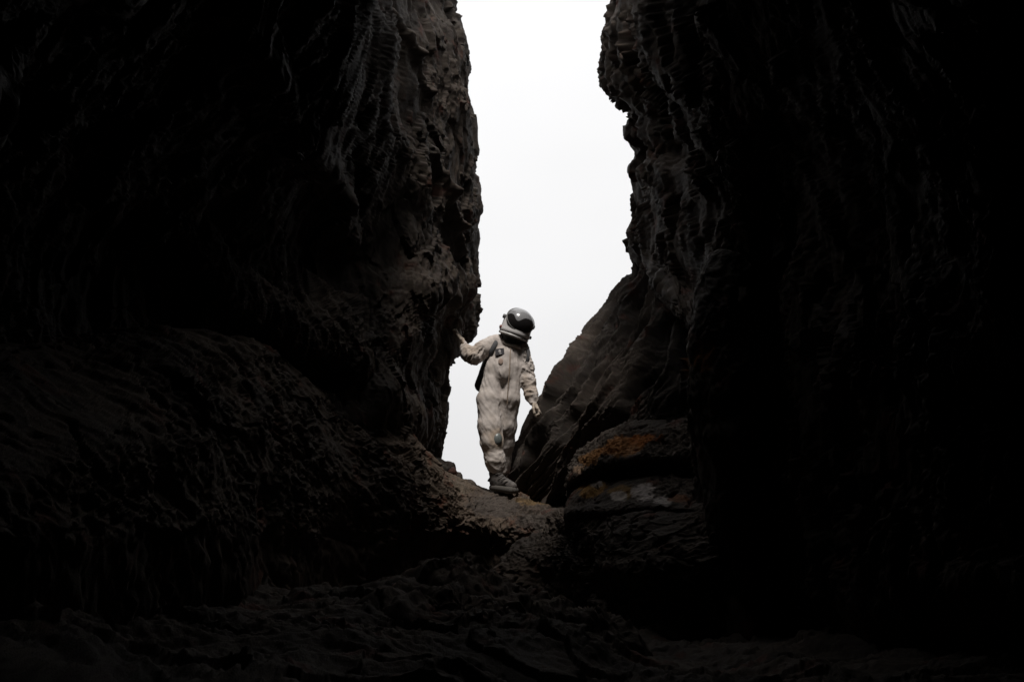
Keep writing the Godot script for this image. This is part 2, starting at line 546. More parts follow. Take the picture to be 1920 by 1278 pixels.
func build_rock() -> void:
	var eye := V(0.2, 2.2, -6.5)
	var dry := rock_material(0.85, 0.3)
	var gloss := rock_material(0.65, 0.2)
	var wet := rock_material(0.62, 0.14)

	# the ground outside, out to the horizon
	var gk := Rock.new()
	gk.lump = 0.5
	gk.fine = 0.0
	gk.base = Color(0.05, 0.045, 0.04)
	var pl := PlaneMesh.new()
	pl.size = Vector2(9000, 9000)
	var go := structure("ground", pl, plain(Color(0.06, 0.052, 0.046), 0.95), "dark volcanic plain lying below the rock saddle", "ground")
	go.position = V(0, -0.6, 0)

	var k := Rock.new()
	k.grain = V(0.12, 0.97, 0.2).normalized()
	k.stretch = 0.28
	k.lump = 0.15
	k.ridge = 0.045
	k.fine = 0.022
	k.block = 0.045
	k.ribs = []
	var r1: Array = [V(-1.364, 3.722, -4.467), V(-1.408, 3.762, -5.048), V(-1.439, 3.789, -5.974), V(-1.415, 3.899, -6.904), V(-1.422, 3.864, -7.631), V(-1.430, 3.689, -8.237)]
	for i in 5:
		k.ribs.append([r1[i], r1[i + 1], 0.13, 0.12])
	for e in [[V(-1.061, 5.736, -8.035), V(-0.953, 5.631, -8.623)], [V(-0.953, 5.631, -8.623), V(-0.877, 5.426, -9.047)], [V(-0.851, 4.840, -9.101), V(-0.761, 4.566, -9.480)], [V(-0.761, 4.566, -9.480), V(-0.673, 4.314, -9.831)], [V(-0.673, 4.314, -9.831), V(-0.587, 4.106, -10.102)], [V(-0.624, 3.617, -9.880), V(-0.594, 3.413, -10.367)]]:
		k.ribs.append([e[0], e[1], 0.06, 0.10])
	var r2: Array = [V(-2.110, 3.082, -5.678), V(-2.082, 2.996, -6.438), V(-1.997, 2.820, -6.946), V(-1.832, 2.731, -7.573), V(-1.438, 2.655, -8.213), V(-1.112, 2.426, -8.518), V(-0.958, 2.113, -9.609)]
	for i in 6:
		k.ribs.append([r2[i], r2[i + 1], 0.17, 0.05])
	structure("cliff_left", loft([
		[V(-9.00, 7.60, -15.00), V(-6.00, 8.50, -12.50), V(-6.00, 8.60, -11.00), V(-6.00, 8.00, -10.00), V(-6.00, 7.00, -9.00), V(-5.50, 6.40, -7.20), V(-5.00, 6.40, -6.00), V(-4.60, 6.20, -4.60), V(-4.40, 6.00, -3.20), V(-4.40, 6.00, -1.50), V(-3.60, 6.00, 4.20)],
		[V(-6.00, 7.30, -14.50), V(-1.70, 8.40, -12.00), V(-1.25, 8.50, -10.30), V(-1.50, 7.90, -9.50), V(-1.20, 6.60, -8.40), V(-1.10, 5.30, -5.90), V(-1.50, 5.10, -5.00), V(-2.00, 5.00, -4.00), V(-2.40, 4.90, -3.00), V(-2.70, 4.80, -1.50), V(-3.20, 4.60, 4.20)],
		[V(-4.61, 10.71, -13.94), V(-1.15, 8.62, -10.88), V(-0.78, 7.95, -9.89), V(-0.96, 7.49, -9.22), V(-1.11, 6.33, -7.53), V(-0.99, 4.51, -4.85), V(-1.28, 3.91, -3.97), V(-1.46, 3.39, -3.21), V(-1.58, 2.96, -2.58), V(-1.67, 2.57, -2.01), V(-3.20, 3.18, 4.20)],
		[V(-4.53, 9.40, -14.20), V(-1.09, 7.60, -11.08), V(-0.72, 7.02, -10.08), V(-0.91, 6.62, -9.39), V(-1.09, 5.72, -7.84), V(-1.05, 4.23, -5.25), V(-1.36, 3.68, -4.30), V(-1.55, 3.21, -3.48), V(-1.68, 2.81, -2.80), V(-1.77, 2.46, -2.18), V(-3.20, 2.90, 4.20)],
		[V(-4.38, 8.82, -14.31), V(-0.98, 7.15, -11.17), V(-0.62, 6.61, -10.15), V(-0.81, 6.24, -9.46), V(-1.02, 5.48, -8.04), V(-1.11, 4.17, -5.57), V(-1.44, 3.63, -4.56), V(-1.64, 3.17, -3.69), V(-1.77, 2.78, -2.97), V(-1.87, 2.43, -2.32), V(-3.20, 2.78, 4.20)],
		[V(-4.34, 8.17, -14.44), V(-0.95, 6.64, -11.27), V(-0.59, 6.14, -10.24), V(-0.78, 5.81, -9.55), V(-1.01, 5.20, -8.30), V(-1.18, 4.09, -6.00), V(-1.53, 3.57, -4.91), V(-1.75, 3.12, -3.97), V(-1.88, 2.74, -3.19), V(-1.99, 2.40, -2.49), V(-3.20, 2.64, 4.20)],
		[V(-4.24, 7.51, -14.56), V(-0.87, 6.13, -11.37), V(-0.52, 5.68, -10.34), V(-0.72, 5.37, -9.63), V(-0.96, 4.90, -8.55), V(-1.26, 3.99, -6.44), V(-1.63, 3.48, -5.27), V(-1.86, 3.05, -4.27), V(-2.01, 2.69, -3.43), V(-2.12, 2.36, -2.68), V(-3.20, 2.51, 4.20)],
		[V(-4.19, 6.69, -14.72), V(-0.83, 5.49, -11.49), V(-0.49, 5.10, -10.45), V(-0.68, 4.83, -9.74), V(-0.93, 4.48, -8.80), V(-1.41, 3.92, -7.29), V(-1.83, 3.42, -5.96), V(-2.08, 3.00, -4.83), V(-2.25, 2.65, -3.88), V(-2.37, 2.33, -3.03), V(-3.20, 2.33, 4.20)],
		[V(-4.17, 5.71, -14.91), V(-0.81, 4.72, -11.64), V(-0.47, 4.40, -10.58), V(-0.67, 4.18, -9.86), V(-0.90, 3.90, -8.95), V(-1.54, 3.64, -8.07), V(-2.00, 3.20, -6.61), V(-2.28, 2.82, -5.35), V(-2.46, 2.50, -4.30), V(-2.59, 2.21, -3.36), V(-3.20, 2.13, 4.20)],
		[V(-4.08, 4.97, -15.06), V(-0.73, 4.12, -11.66), V(-0.40, 3.85, -10.59), V(-0.60, 3.67, -9.86), V(-0.82, 3.44, -8.94), V(-1.57, 3.25, -8.20), V(-2.03, 2.88, -6.71), V(-2.31, 2.56, -5.43), V(-2.47, 2.29, -4.37), V(-2.61, 2.05, -3.41), V(-3.20, 1.97, 4.20)],
		[V(-4.21, 4.52, -15.15), V(-0.83, 3.75, -11.63), V(-0.49, 3.51, -10.55), V(-0.71, 3.43, -10.16), V(-0.88, 3.15, -8.89), V(-1.63, 2.98, -8.15), V(-2.07, 2.66, -6.66), V(-2.33, 2.38, -5.40), V(-2.44, 2.15, -4.34), V(-2.58, 1.94, -3.39), V(-3.20, 1.88, 4.20)],
		[V(-4.34, 4.15, -15.22), V(-0.91, 3.43, -11.49), V(-0.57, 3.22, -10.41), V(-0.78, 3.14, -10.01), V(-0.93, 2.89, -8.74), V(-1.66, 2.76, -8.04), V(-2.08, 2.48, -6.58), V(-2.33, 2.23, -5.33), V(-2.40, 2.03, -4.28), V(-2.53, 1.85, -3.34), V(-3.20, 1.80, 4.20)],
		[V(-4.62, 3.66, -15.31), V(-1.10, 3.02, -11.36), V(-0.75, 2.85, -10.27), V(-0.94, 2.79, -9.88), V(-1.05, 2.58, -8.59), V(-1.69, 2.46, -7.84), V(-2.08, 2.23, -6.42), V(-2.31, 2.03, -5.19), V(-2.32, 1.87, -4.18), V(-2.45, 1.72, -3.26), V(-3.20, 1.70, 4.20)],
		[V(-4.67, 3.00, -15.44), V(-1.13, 2.52, -11.36), V(-0.77, 2.40, -10.26), V(-0.93, 2.31, -9.51), V(-1.06, 2.20, -8.57), V(-1.66, 2.09, -7.67), V(-2.04, 1.93, -6.28), V(-2.25, 1.79, -5.08), V(-2.25, 1.68, -4.08), V(-2.38, 1.57, -3.19), V(-3.20, 1.56, 4.20)],
		[V(-4.78, 2.43, -15.55), V(-1.21, 2.10, -11.44), V(-0.84, 2.02, -10.33), V(-1.00, 1.96, -9.58), V(-1.11, 1.88, -8.63), V(-1.66, 1.81, -7.73), V(-2.04, 1.70, -6.32), V(-2.25, 1.60, -5.12), V(-2.25, 1.52, -4.11), V(-2.38, 1.45, -3.21), V(-3.20, 1.44, 4.20)],
		[V(-4.92, 1.77, -15.68), V(-1.30, 1.62, -11.43), V(-0.93, 1.58, -10.32), V(-1.07, 1.55, -9.56), V(-1.16, 1.51, -8.60), V(-1.66, 1.48, -7.79), V(-2.04, 1.43, -6.37), V(-2.25, 1.39, -5.16), V(-2.25, 1.35, -4.15), V(-2.38, 1.32, -3.24), V(-3.20, 1.30, 4.20)],
		[V(-6.00, 0.20, -14.50), V(-1.60, 0.20, -11.20), V(-1.10, 0.20, -10.40), V(-1.30, 0.20, -9.60), V(-1.60, 0.20, -8.70), V(-2.00, 0.20, -7.90), V(-2.40, 0.20, -6.30), V(-2.90, 0.20, -5.00), V(-3.10, 0.20, -3.60), V(-3.30, 0.20, -1.50), V(-3.40, -0.40, 4.20)]],
		[6, 18, 40, 46, 60, 90, 80, 70, 40, 12], [6, 14, 30, 26, 30, 34, 40, 44, 34, 24, 24, 26, 30, 28, 24, 10], k, eye), gloss, "tall dark overhanging basalt cliff with a ragged lit edge against the sky", "cliff")

	k = Rock.new()
	k.offset = V(20, 3, 8)
	k.grain = V(-0.15, 0.95, 0.3).normalized()
	k.stretch = 0.4
	k.lump = 0.12
	k.ridge = 0.022
	k.fine = 0.035
	k.block = 0.065
	k.patches = [[V(1.470, 2.531, -7.636), V(0.12, 0.12, 0.3), Color(0.20, 0.075, 0.02), 0.8]]
	structure("cliff_right", loft([
		[V(9.00, 7.60, -15.00), V(7.00, 8.30, -12.50), V(6.50, 8.40, -11.00), V(6.20, 7.80, -10.00), V(6.00, 6.60, -8.80), V(5.60, 6.40, -7.60), V(5.00, 6.40, -6.00), V(4.30, 6.30, -4.60), V(4.30, 6.00, -3.20), V(4.30, 6.00, -1.50), V(3.60, 6.00, 4.20)],
		[V(7.00, 7.20, -14.00), V(2.30, 8.20, -11.30), V(1.65, 8.30, -9.90), V(1.80, 7.70, -9.10), V(1.55, 6.00, -7.50), V(1.60, 5.50, -6.40), V(1.60, 5.30, -5.50), V(1.80, 5.20, -4.40), V(2.40, 5.00, -3.10), V(2.70, 4.80, -1.50), V(3.20, 4.60, 4.20)],
		[V(4.88, 10.09, -13.04), V(1.59, 8.32, -10.43), V(1.17, 7.70, -9.53), V(1.11, 6.26, -7.43), V(1.26, 5.08, -5.68), V(1.35, 4.69, -5.12), V(1.47, 4.42, -4.72), V(1.54, 3.86, -3.90), V(1.60, 3.30, -3.08), V(2.29, 3.22, -2.97), V(3.20, 3.18, 4.20)],
		[V(4.84, 8.87, -13.28), V(1.56, 7.33, -10.62), V(1.14, 6.81, -9.71), V(1.11, 5.66, -7.72), V(1.31, 4.67, -6.00), V(1.41, 4.34, -5.43), V(1.54, 4.10, -5.03), V(1.61, 3.60, -4.15), V(1.68, 3.09, -3.28), V(2.29, 2.95, -3.02), V(3.20, 2.90, 4.20)],
		[V(4.80, 8.41, -13.37), V(1.53, 6.97, -10.70), V(1.11, 6.47, -9.77), V(1.10, 5.45, -7.89), V(1.34, 4.55, -6.21), V(1.45, 4.24, -5.63), V(1.59, 4.02, -5.23), V(1.67, 3.53, -4.32), V(1.73, 3.04, -3.41), V(2.29, 2.84, -3.04), V(3.20, 2.80, 4.20)],
		[V(4.79, 7.87, -13.47), V(1.52, 6.54, -10.78), V(1.10, 6.08, -9.85), V(1.12, 5.22, -8.11), V(1.39, 4.41, -6.47), V(1.51, 4.12, -5.90), V(1.66, 3.92, -5.50), V(1.74, 3.45, -4.55), V(1.81, 2.98, -3.59), V(2.29, 2.72, -3.07), V(3.20, 2.68, 4.20)],
		[V(4.97, 7.49, -13.55), V(1.66, 6.23, -10.84), V(1.23, 5.80, -9.90), V(1.25, 5.04, -8.28), V(1.42, 4.30, -6.68), V(1.55, 4.03, -6.11), V(1.71, 3.85, -5.71), V(1.79, 3.39, -4.72), V(1.87, 2.93, -3.72), V(2.29, 2.63, -3.08), V(3.20, 2.59, 4.20)],
		[V(5.10, 7.22, -13.60), V(1.78, 6.06, -10.97), V(1.34, 5.64, -10.04), V(1.35, 4.95, -8.48), V(1.45, 4.22, -6.82), V(1.58, 3.96, -6.25), V(1.75, 3.79, -5.85), V(1.83, 3.34, -4.84), V(1.91, 2.89, -3.82), V(2.29, 2.57, -3.10), V(3.20, 2.53, 4.20)],
		[V(5.04, 6.95, -13.65), V(1.73, 5.84, -11.02), V(1.30, 5.44, -10.08), V(1.33, 4.82, -8.60), V(1.47, 4.13, -6.96), V(1.61, 3.89, -6.39), V(1.78, 3.73, -6.00), V(1.87, 3.29, -4.95), V(1.95, 2.85, -3.91), V(2.29, 2.51, -3.11), V(3.20, 2.47, 4.20)],
		[V(5.17, 6.68, -13.71), V(1.84, 5.62, -11.06), V(1.40, 5.25, -10.11), V(1.43, 4.68, -8.71), V(1.50, 4.04, -7.10), V(1.64, 3.81, -6.52), V(1.82, 3.65, -6.13), V(1.91, 3.23, -5.07), V(1.98, 2.80, -4.00), V(2.29, 2.45, -3.12), V(3.20, 2.41, 4.20)],
		[V(5.02, 6.41, -13.76), V(1.72, 5.41, -11.10), V(1.29, 5.05, -10.15), V(1.34, 4.54, -8.82), V(1.52, 3.94, -7.22), V(1.66, 3.72, -6.65), V(1.85, 3.57, -6.26), V(1.94, 3.16, -5.17), V(2.02, 2.75, -4.08), V(2.29, 2.39, -3.13), V(3.20, 2.35, 4.20)],
		[V(5.10, 6.18, -13.80), V(1.78, 5.22, -11.14), V(1.34, 4.88, -10.19), V(1.40, 4.41, -8.90), V(1.53, 3.84, -7.32), V(1.68, 3.64, -6.75), V(1.87, 3.50, -6.36), V(1.96, 3.10, -5.25), V(2.04, 2.70, -4.15), V(2.29, 2.33, -3.14), V(3.20, 2.30, 4.20)],
		[V(5.16, 5.80, -13.88), V(1.85, 4.94, -11.29), V(1.40, 4.63, -10.34), V(1.47, 4.22, -9.12), V(1.56, 3.68, -7.47), V(1.71, 3.48, -6.89), V(1.90, 3.36, -6.51), V(2.00, 2.98, -5.37), V(2.08, 2.61, -4.24), V(2.29, 2.25, -3.16), V(3.20, 2.21, 4.20)],
		[V(5.22, 5.26, -13.98), V(1.89, 4.51, -11.38), V(1.44, 4.23, -10.41), V(1.52, 3.89, -9.25), V(1.57, 3.41, -7.61), V(1.73, 3.24, -7.03), V(1.93, 3.13, -6.64), V(2.02, 2.79, -5.49), V(2.11, 2.46, -4.33), V(2.29, 2.12, -3.18), V(3.20, 2.09, 4.20)],
		[V(3.38, 3.75, -10.20), V(1.80, 3.61, -9.62), V(1.48, 3.44, -8.94), V(1.59, 3.35, -8.60), V(1.61, 2.91, -6.85), V(1.87, 2.99, -7.14), V(1.93, 2.88, -6.70), V(2.03, 2.59, -5.54), V(2.11, 2.29, -4.37), V(2.29, 2.00, -3.21), V(3.20, 1.97, 4.20)],
		[V(3.50, 3.48, -10.25), V(1.72, 3.13, -8.69), V(1.41, 2.98, -8.01), V(1.49, 2.90, -7.67), V(1.61, 2.73, -6.88), V(1.87, 2.79, -7.18), V(1.93, 2.70, -6.74), V(2.03, 2.44, -5.57), V(2.11, 2.18, -4.39), V(2.29, 1.92, -3.22), V(3.20, 1.89, 4.20)],
		[V(3.64, 3.20, -10.31), V(1.75, 2.82, -8.34), V(1.44, 2.68, -7.66), V(1.52, 2.62, -7.31), V(1.61, 2.54, -6.92), V(1.87, 2.60, -7.22), V(1.93, 2.51, -6.77), V(2.03, 2.28, -5.60), V(2.11, 2.06, -4.42), V(2.29, 1.83, -3.24), V(3.20, 1.80, 4.20)],
		[V(3.62, 2.92, -10.36), V(1.72, 2.58, -8.29), V(1.41, 2.46, -7.60), V(1.49, 2.40, -7.25), V(1.61, 2.36, -6.96), V(1.87, 2.40, -7.25), V(1.93, 2.33, -6.81), V(2.03, 2.13, -5.63), V(2.11, 1.94, -4.44), V(2.29, 1.74, -3.26), V(3.20, 1.71, 4.20)],
		[V(3.66, 2.53, -10.44), V(1.75, 2.27, -8.35), V(1.44, 2.18, -7.65), V(1.51, 2.13, -7.31), V(1.61, 2.09, -7.01), V(1.87, 2.13, -7.31), V(1.93, 2.07, -6.86), V(2.03, 1.92, -5.67), V(2.11, 1.77, -4.47), V(2.29, 1.62, -3.28), V(3.20, 1.59, 4.20)],
		[V(3.69, 2.03, -10.53), V(1.76, 1.86, -8.33), V(1.45, 1.80, -7.63), V(1.52, 1.77, -7.27), V(1.61, 1.76, -7.07), V(1.87, 1.78, -7.37), V(1.93, 1.75, -6.92), V(2.03, 1.65, -5.72), V(2.11, 1.56, -4.51), V(2.29, 1.46, -3.31), V(3.20, 1.44, 4.20)],
		[V(3.68, 1.48, -10.64), V(1.74, 1.42, -8.41), V(1.43, 1.40, -7.70), V(1.50, 1.39, -7.35), V(1.61, 1.39, -7.15), V(1.87, 1.39, -7.45), V(1.93, 1.38, -6.99), V(2.03, 1.35, -5.78), V(2.11, 1.32, -4.56), V(2.29, 1.29, -3.34), V(3.20, 1.27, 4.20)],
		[V(3.66, 0.98, -10.74), V(1.71, 1.03, -8.39), V(1.40, 1.04, -7.67), V(1.47, 1.05, -7.31), V(1.61, 1.05, -7.21), V(1.87, 1.04, -7.52), V(1.93, 1.05, -7.06), V(2.03, 1.08, -5.83), V(2.11, 1.10, -4.60), V(2.29, 1.13, -3.38), V(3.20, 1.11, 4.20)],
		[V(3.85, 0.48, -10.84), V(1.79, 0.66, -8.15), V(1.47, 0.70, -7.43), V(1.53, 0.73, -7.07), V(1.61, 0.71, -7.28), V(1.87, 0.69, -7.59), V(1.93, 0.72, -7.12), V(2.03, 0.81, -5.88), V(2.11, 0.89, -4.64), V(2.29, 0.97, -3.41), V(3.20, 0.96, 4.20)],
		[V(6.00, 0.20, -11.00), V(2.40, 0.20, -8.20), V(1.55, 0.20, -7.30), V(1.70, 0.20, -7.00), V(1.90, 0.20, -6.70), V(2.10, 0.20, -6.70), V(2.20, 0.20, -6.20), V(2.40, 0.20, -5.20), V(2.80, 0.20, -4.00), V(3.20, 0.20, -2.00), V(3.40, -0.40, 4.20)]],
		[6, 16, 34, 34, 36, 30, 36, 70, 70, 50, 12], [6, 14, 30, 16, 18, 16, 12, 12, 12, 12, 12, 16, 22, 24, 20, 20, 18, 22, 26, 26, 24, 24, 10], k, eye), wet, "black hanging basalt wall whose notched edge borders the sky", "cliff")

	k = Rock.new()  # roof out of view, added to keep sky light off the walls
	k.offset = V(3, 60, 1)
	k.lump = 0.2
	k.fine = 0.0
	structure("added_shade_roof", loft([
		[V(-7.00, 8.60, 4.50), V(-4.00, 8.60, 4.50), V(-2.20, 8.60, 4.50), V(-1.10, 8.60, 4.50), V(-0.30, 8.60, 4.50), V(0.50, 8.60, 4.50), V(1.20, 8.60, 4.50), V(2.20, 8.60, 4.50), V(4.00, 8.60, 4.50), V(7.00, 8.60, 4.50)],
		[V(-7.00, 8.00, -2.00), V(-4.00, 8.00, -2.00), V(-2.20, 8.00, -2.00), V(-1.10, 8.00, -2.00), V(-0.30, 8.00, -2.00), V(0.50, 8.00, -2.00), V(1.20, 8.00, -2.00), V(2.20, 8.00, -2.00), V(4.00, 8.00, -2.00), V(7.00, 8.00, -2.00)],
		[V(-7.00, 7.00, -5.60), V(-4.00, 7.00, -5.60), V(-2.20, 7.00, -5.60), V(-1.10, 7.03, -5.60), V(-0.30, 7.10, -5.60), V(0.50, 7.12, -5.60), V(1.20, 7.04, -5.60), V(2.20, 7.00, -5.60), V(4.00, 7.00, -5.60), V(7.00, 7.00, -5.60)],
		[V(-7.00, 6.30, -6.45), V(-4.00, 6.30, -6.45), V(-2.20, 6.30, -6.45), V(-1.10, 6.36, -6.45), V(-0.30, 6.50, -6.45), V(0.50, 6.54, -6.45), V(1.20, 6.38, -6.45), V(2.20, 6.30, -6.45), V(4.00, 6.30, -6.45), V(7.00, 6.30, -6.45)],
		[V(-7.00, 5.45, -6.60), V(-4.00, 5.45, -6.60), V(-2.20, 5.45, -6.60), V(-1.10, 5.60, -6.60), V(-0.30, 5.95, -6.60), V(0.50, 6.05, -6.60), V(1.20, 5.65, -6.60), V(2.20, 5.45, -6.60), V(4.00, 5.45, -6.60), V(7.00, 5.45, -6.60)],
		[V(-7.00, 5.00, -6.00), V(-4.00, 5.00, -6.00), V(-2.20, 5.00, -6.00), V(-1.10, 5.15, -6.00), V(-0.30, 5.50, -6.00), V(0.50, 5.60, -6.00), V(1.20, 5.20, -6.00), V(2.20, 5.00, -6.00), V(4.00, 5.00, -6.00), V(7.00, 5.00, -6.00)],
		[V(-7.00, 4.70, -4.40), V(-4.00, 4.70, -4.40), V(-2.20, 4.70, -4.40), V(-1.10, 4.78, -4.40), V(-0.30, 4.95, -4.40), V(0.50, 5.00, -4.40), V(1.20, 4.80, -4.40), V(2.20, 4.70, -4.40), V(4.00, 4.70, -4.40), V(7.00, 4.70, -4.40)],
		[V(-7.00, 4.40, -2.50), V(-4.00, 4.40, -2.50), V(-2.20, 4.40, -2.50), V(-1.10, 4.45, -2.50), V(-0.30, 4.55, -2.50), V(0.50, 4.58, -2.50), V(1.20, 4.46, -2.50), V(2.20, 4.40, -2.50), V(4.00, 4.40, -2.50), V(7.00, 4.40, -2.50)],
		[V(-7.00, 4.20, 0.00), V(-4.00, 4.20, 0.00), V(-2.20, 4.20, 0.00), V(-1.10, 4.20, 0.00), V(-0.30, 4.20, 0.00), V(0.50, 4.20, 0.00), V(1.20, 4.20, 0.00), V(2.20, 4.20, 0.00), V(4.00, 4.20, 0.00), V(7.00, 4.20, 0.00)],
		[V(-7.00, 3.40, 2.20), V(-4.00, 3.40, 2.20), V(-2.20, 3.40, 2.20), V(-1.10, 3.40, 2.20), V(-0.30, 3.40, 2.20), V(0.50, 3.40, 2.20), V(1.20, 3.40, 2.20), V(2.20, 3.40, 2.20), V(4.00, 3.40, 2.20), V(7.00, 3.40, 2.20)],
		[V(-7.00, 1.50, 3.00), V(-4.00, 1.50, 3.00), V(-2.20, 1.50, 3.00), V(-1.10, 1.50, 3.00), V(-0.30, 1.50, 3.00), V(0.50, 1.50, 3.00), V(1.20, 1.50, 3.00), V(2.20, 1.50, 3.00), V(4.00, 1.50, 3.00), V(7.00, 1.50, 3.00)],
		[V(-7.00, -0.20, 3.20), V(-4.00, -0.20, 3.20), V(-2.20, -0.20, 3.20), V(-1.10, -0.20, 3.20), V(-0.30, -0.20, 3.20), V(0.50, -0.20, 3.20), V(1.20, -0.20, 3.20), V(2.20, -0.20, 3.20), V(4.00, -0.20, 3.20), V(7.00, -0.20, 3.20)]], many(9, 8, 12, 8), many(11, 8, 14, 8), k, eye), dry, "unseen rock roof added overhead to shade the cave walls", "roof")

	k = Rock.new()
	k.grit = 0.006
	k.block = 0.010
	k.offset = V(9, 9, 40)
	k.grain = V(0.5, 0.7, 0.2).normalized()
	k.stretch = 0.22
	k.lump = 0.03
	k.ridge = 0.035
	k.fine = 0.028
	k.strata = 0.36
	k.strata_freq = 7.0
	k.strata_slope = 0.6
	var o := put("slanted_rock_slab", loft([
		[V(0.26, 1.45, -12.18), V(0.44, 1.83, -12.10), V(0.62, 2.21, -12.03), V(0.81, 2.53, -11.97), V(1.01, 2.85, -11.90), V(1.35, 3.39, -12.00), V(1.66, 3.89, -12.11), V(1.96, 4.40, -12.21), V(2.12, 4.92, -12.32), V(2.17, 5.53, -12.40)],
		[V(-0.06, 1.60, -10.92), V(0.12, 1.85, -10.82), V(0.32, 2.21, -10.70), V(0.50, 2.50, -10.65), V(0.64, 2.81, -10.59), V(0.99, 3.27, -10.60), V(1.26, 3.71, -10.72), V(1.51, 4.10, -10.85), V(1.64, 4.60, -11.05), V(1.65, 5.10, -11.16)],
		[V(-0.07, 1.64, -10.51), V(0.08, 1.88, -10.41), V(0.29, 2.21, -10.30), V(0.46, 2.49, -10.24), V(0.59, 2.78, -10.19), V(0.94, 3.25, -10.30), V(1.21, 3.69, -10.42), V(1.45, 4.06, -10.55), V(1.56, 4.51, -10.66), V(1.60, 5.00, -10.88)],
		[V(0.01, 1.55, -10.32), V(0.21, 1.76, -10.18), V(0.43, 2.07, -9.97), V(0.62, 2.32, -9.87), V(0.79, 2.61, -9.81), V(1.14, 3.02, -9.83), V(1.45, 3.46, -9.95), V(1.64, 3.92, -10.17), V(1.74, 4.33, -10.29), V(1.75, 4.86, -10.49)],
		[V(0.16, 1.49, -10.28), V(0.32, 1.70, -10.04), V(0.53, 1.97, -9.78), V(0.72, 2.21, -9.58), V(0.90, 2.49, -9.48), V(1.22, 2.86, -9.46), V(1.51, 3.27, -9.58), V(1.68, 3.71, -9.80), V(1.79, 4.14, -9.92), V(1.91, 4.73, -10.11)],
		[V(0.41, 1.47, -10.24), V(0.54, 1.66, -9.84), V(0.74, 1.92, -9.49), V(0.95, 2.16, -9.29), V(1.14, 2.39, -9.14), V(1.41, 2.71, -9.08), V(1.66, 3.10, -9.16), V(1.81, 3.51, -9.33), V(1.95, 3.97, -9.55), V(2.06, 4.60, -9.73)],
		[V(0.59, 1.41, -10.04), V(0.77, 1.63, -9.60), V(0.99, 1.85, -9.19), V(1.23, 2.07, -8.95), V(1.42, 2.29, -8.75), V(1.66, 2.60, -8.69), V(1.85, 2.96, -8.72), V(1.99, 3.36, -8.85), V(2.13, 3.78, -9.07), V(2.27, 4.46, -9.35)],
		[V(0.78, 1.30, -9.86), V(1.09, 1.49, -9.32), V(1.38, 1.71, -8.87), V(1.60, 1.92, -8.52), V(1.81, 2.18, -8.37), V(1.99, 2.49, -8.31), V(2.15, 2.86, -8.34), V(2.25, 3.27, -8.46), V(2.38, 3.67, -8.69), V(2.53, 4.33, -8.97)]], many(9, 44, 44, 30), many(7, 8, 46, 30), k, V(-1, 4, -7)), dry)
	thing(o, "grey slanting slab with diagonal layers rising beside the standing person", "rock slab")

	k = Rock.new()
	k.offset = V(12, 1, 70)
	k.grain = V(1, 0.15, 0.1).normalized()
	k.stretch = 0.45
	k.lump = 0.04
	k.ridge = 0.03
	k.fine = 0.022
	k.crack = 0.03
	k.patches = [
		[V(0.703, 1.834, -8.740), V(0.12, 0.10, 0.3), Color(0.17, 0.085, 0.032), 0.6],
		[V(0.905, 1.932, -8.415), V(0.24, 0.12, 0.35), Color(0.21, 0.095, 0.035), 0.6],
		[V(1.083, 1.988, -8.200), V(0.17, 0.08, 0.35), Color(0.22, 0.075, 0.018), 0.6],
		[V(0.589, 1.754, -8.806), V(0.06, 0.05, 0.3), Color(0.30, 0.20, 0.13), 0.6],
		[V(0.683, 1.579, -8.535), V(0.14, 0.09, 0.3), Color(0.20, 0.11, 0.035), 0.6],
		[V(0.900, 1.522, -8.240), V(0.12, 0.07, 0.3), Color(0.15, 0.09, 0.035), 0.6],
		[V(0.724, 1.617, -8.578), V(0.05, 0.06, 0.3), Color(0.32, 0.28, 0.25), 0.9],
		[V(0.873, 1.490, -8.195), V(0.07, 0.05, 0.3), Color(0.32, 0.28, 0.25), 0.9],
		[V(1.056, 1.516, -8.088), V(0.10, 0.11, 0.3), Color(0.33, 0.29, 0.27), 1.1],
		[V(1.177, 1.446, -7.898), V(0.09, 0.05, 0.3), Color(0.30, 0.27, 0.25), 1.1],
		[V(1.295, 1.465, -7.843), V(0.11, 0.05, 0.3), Color(0.13, 0.06, 0.03), 0.8]]
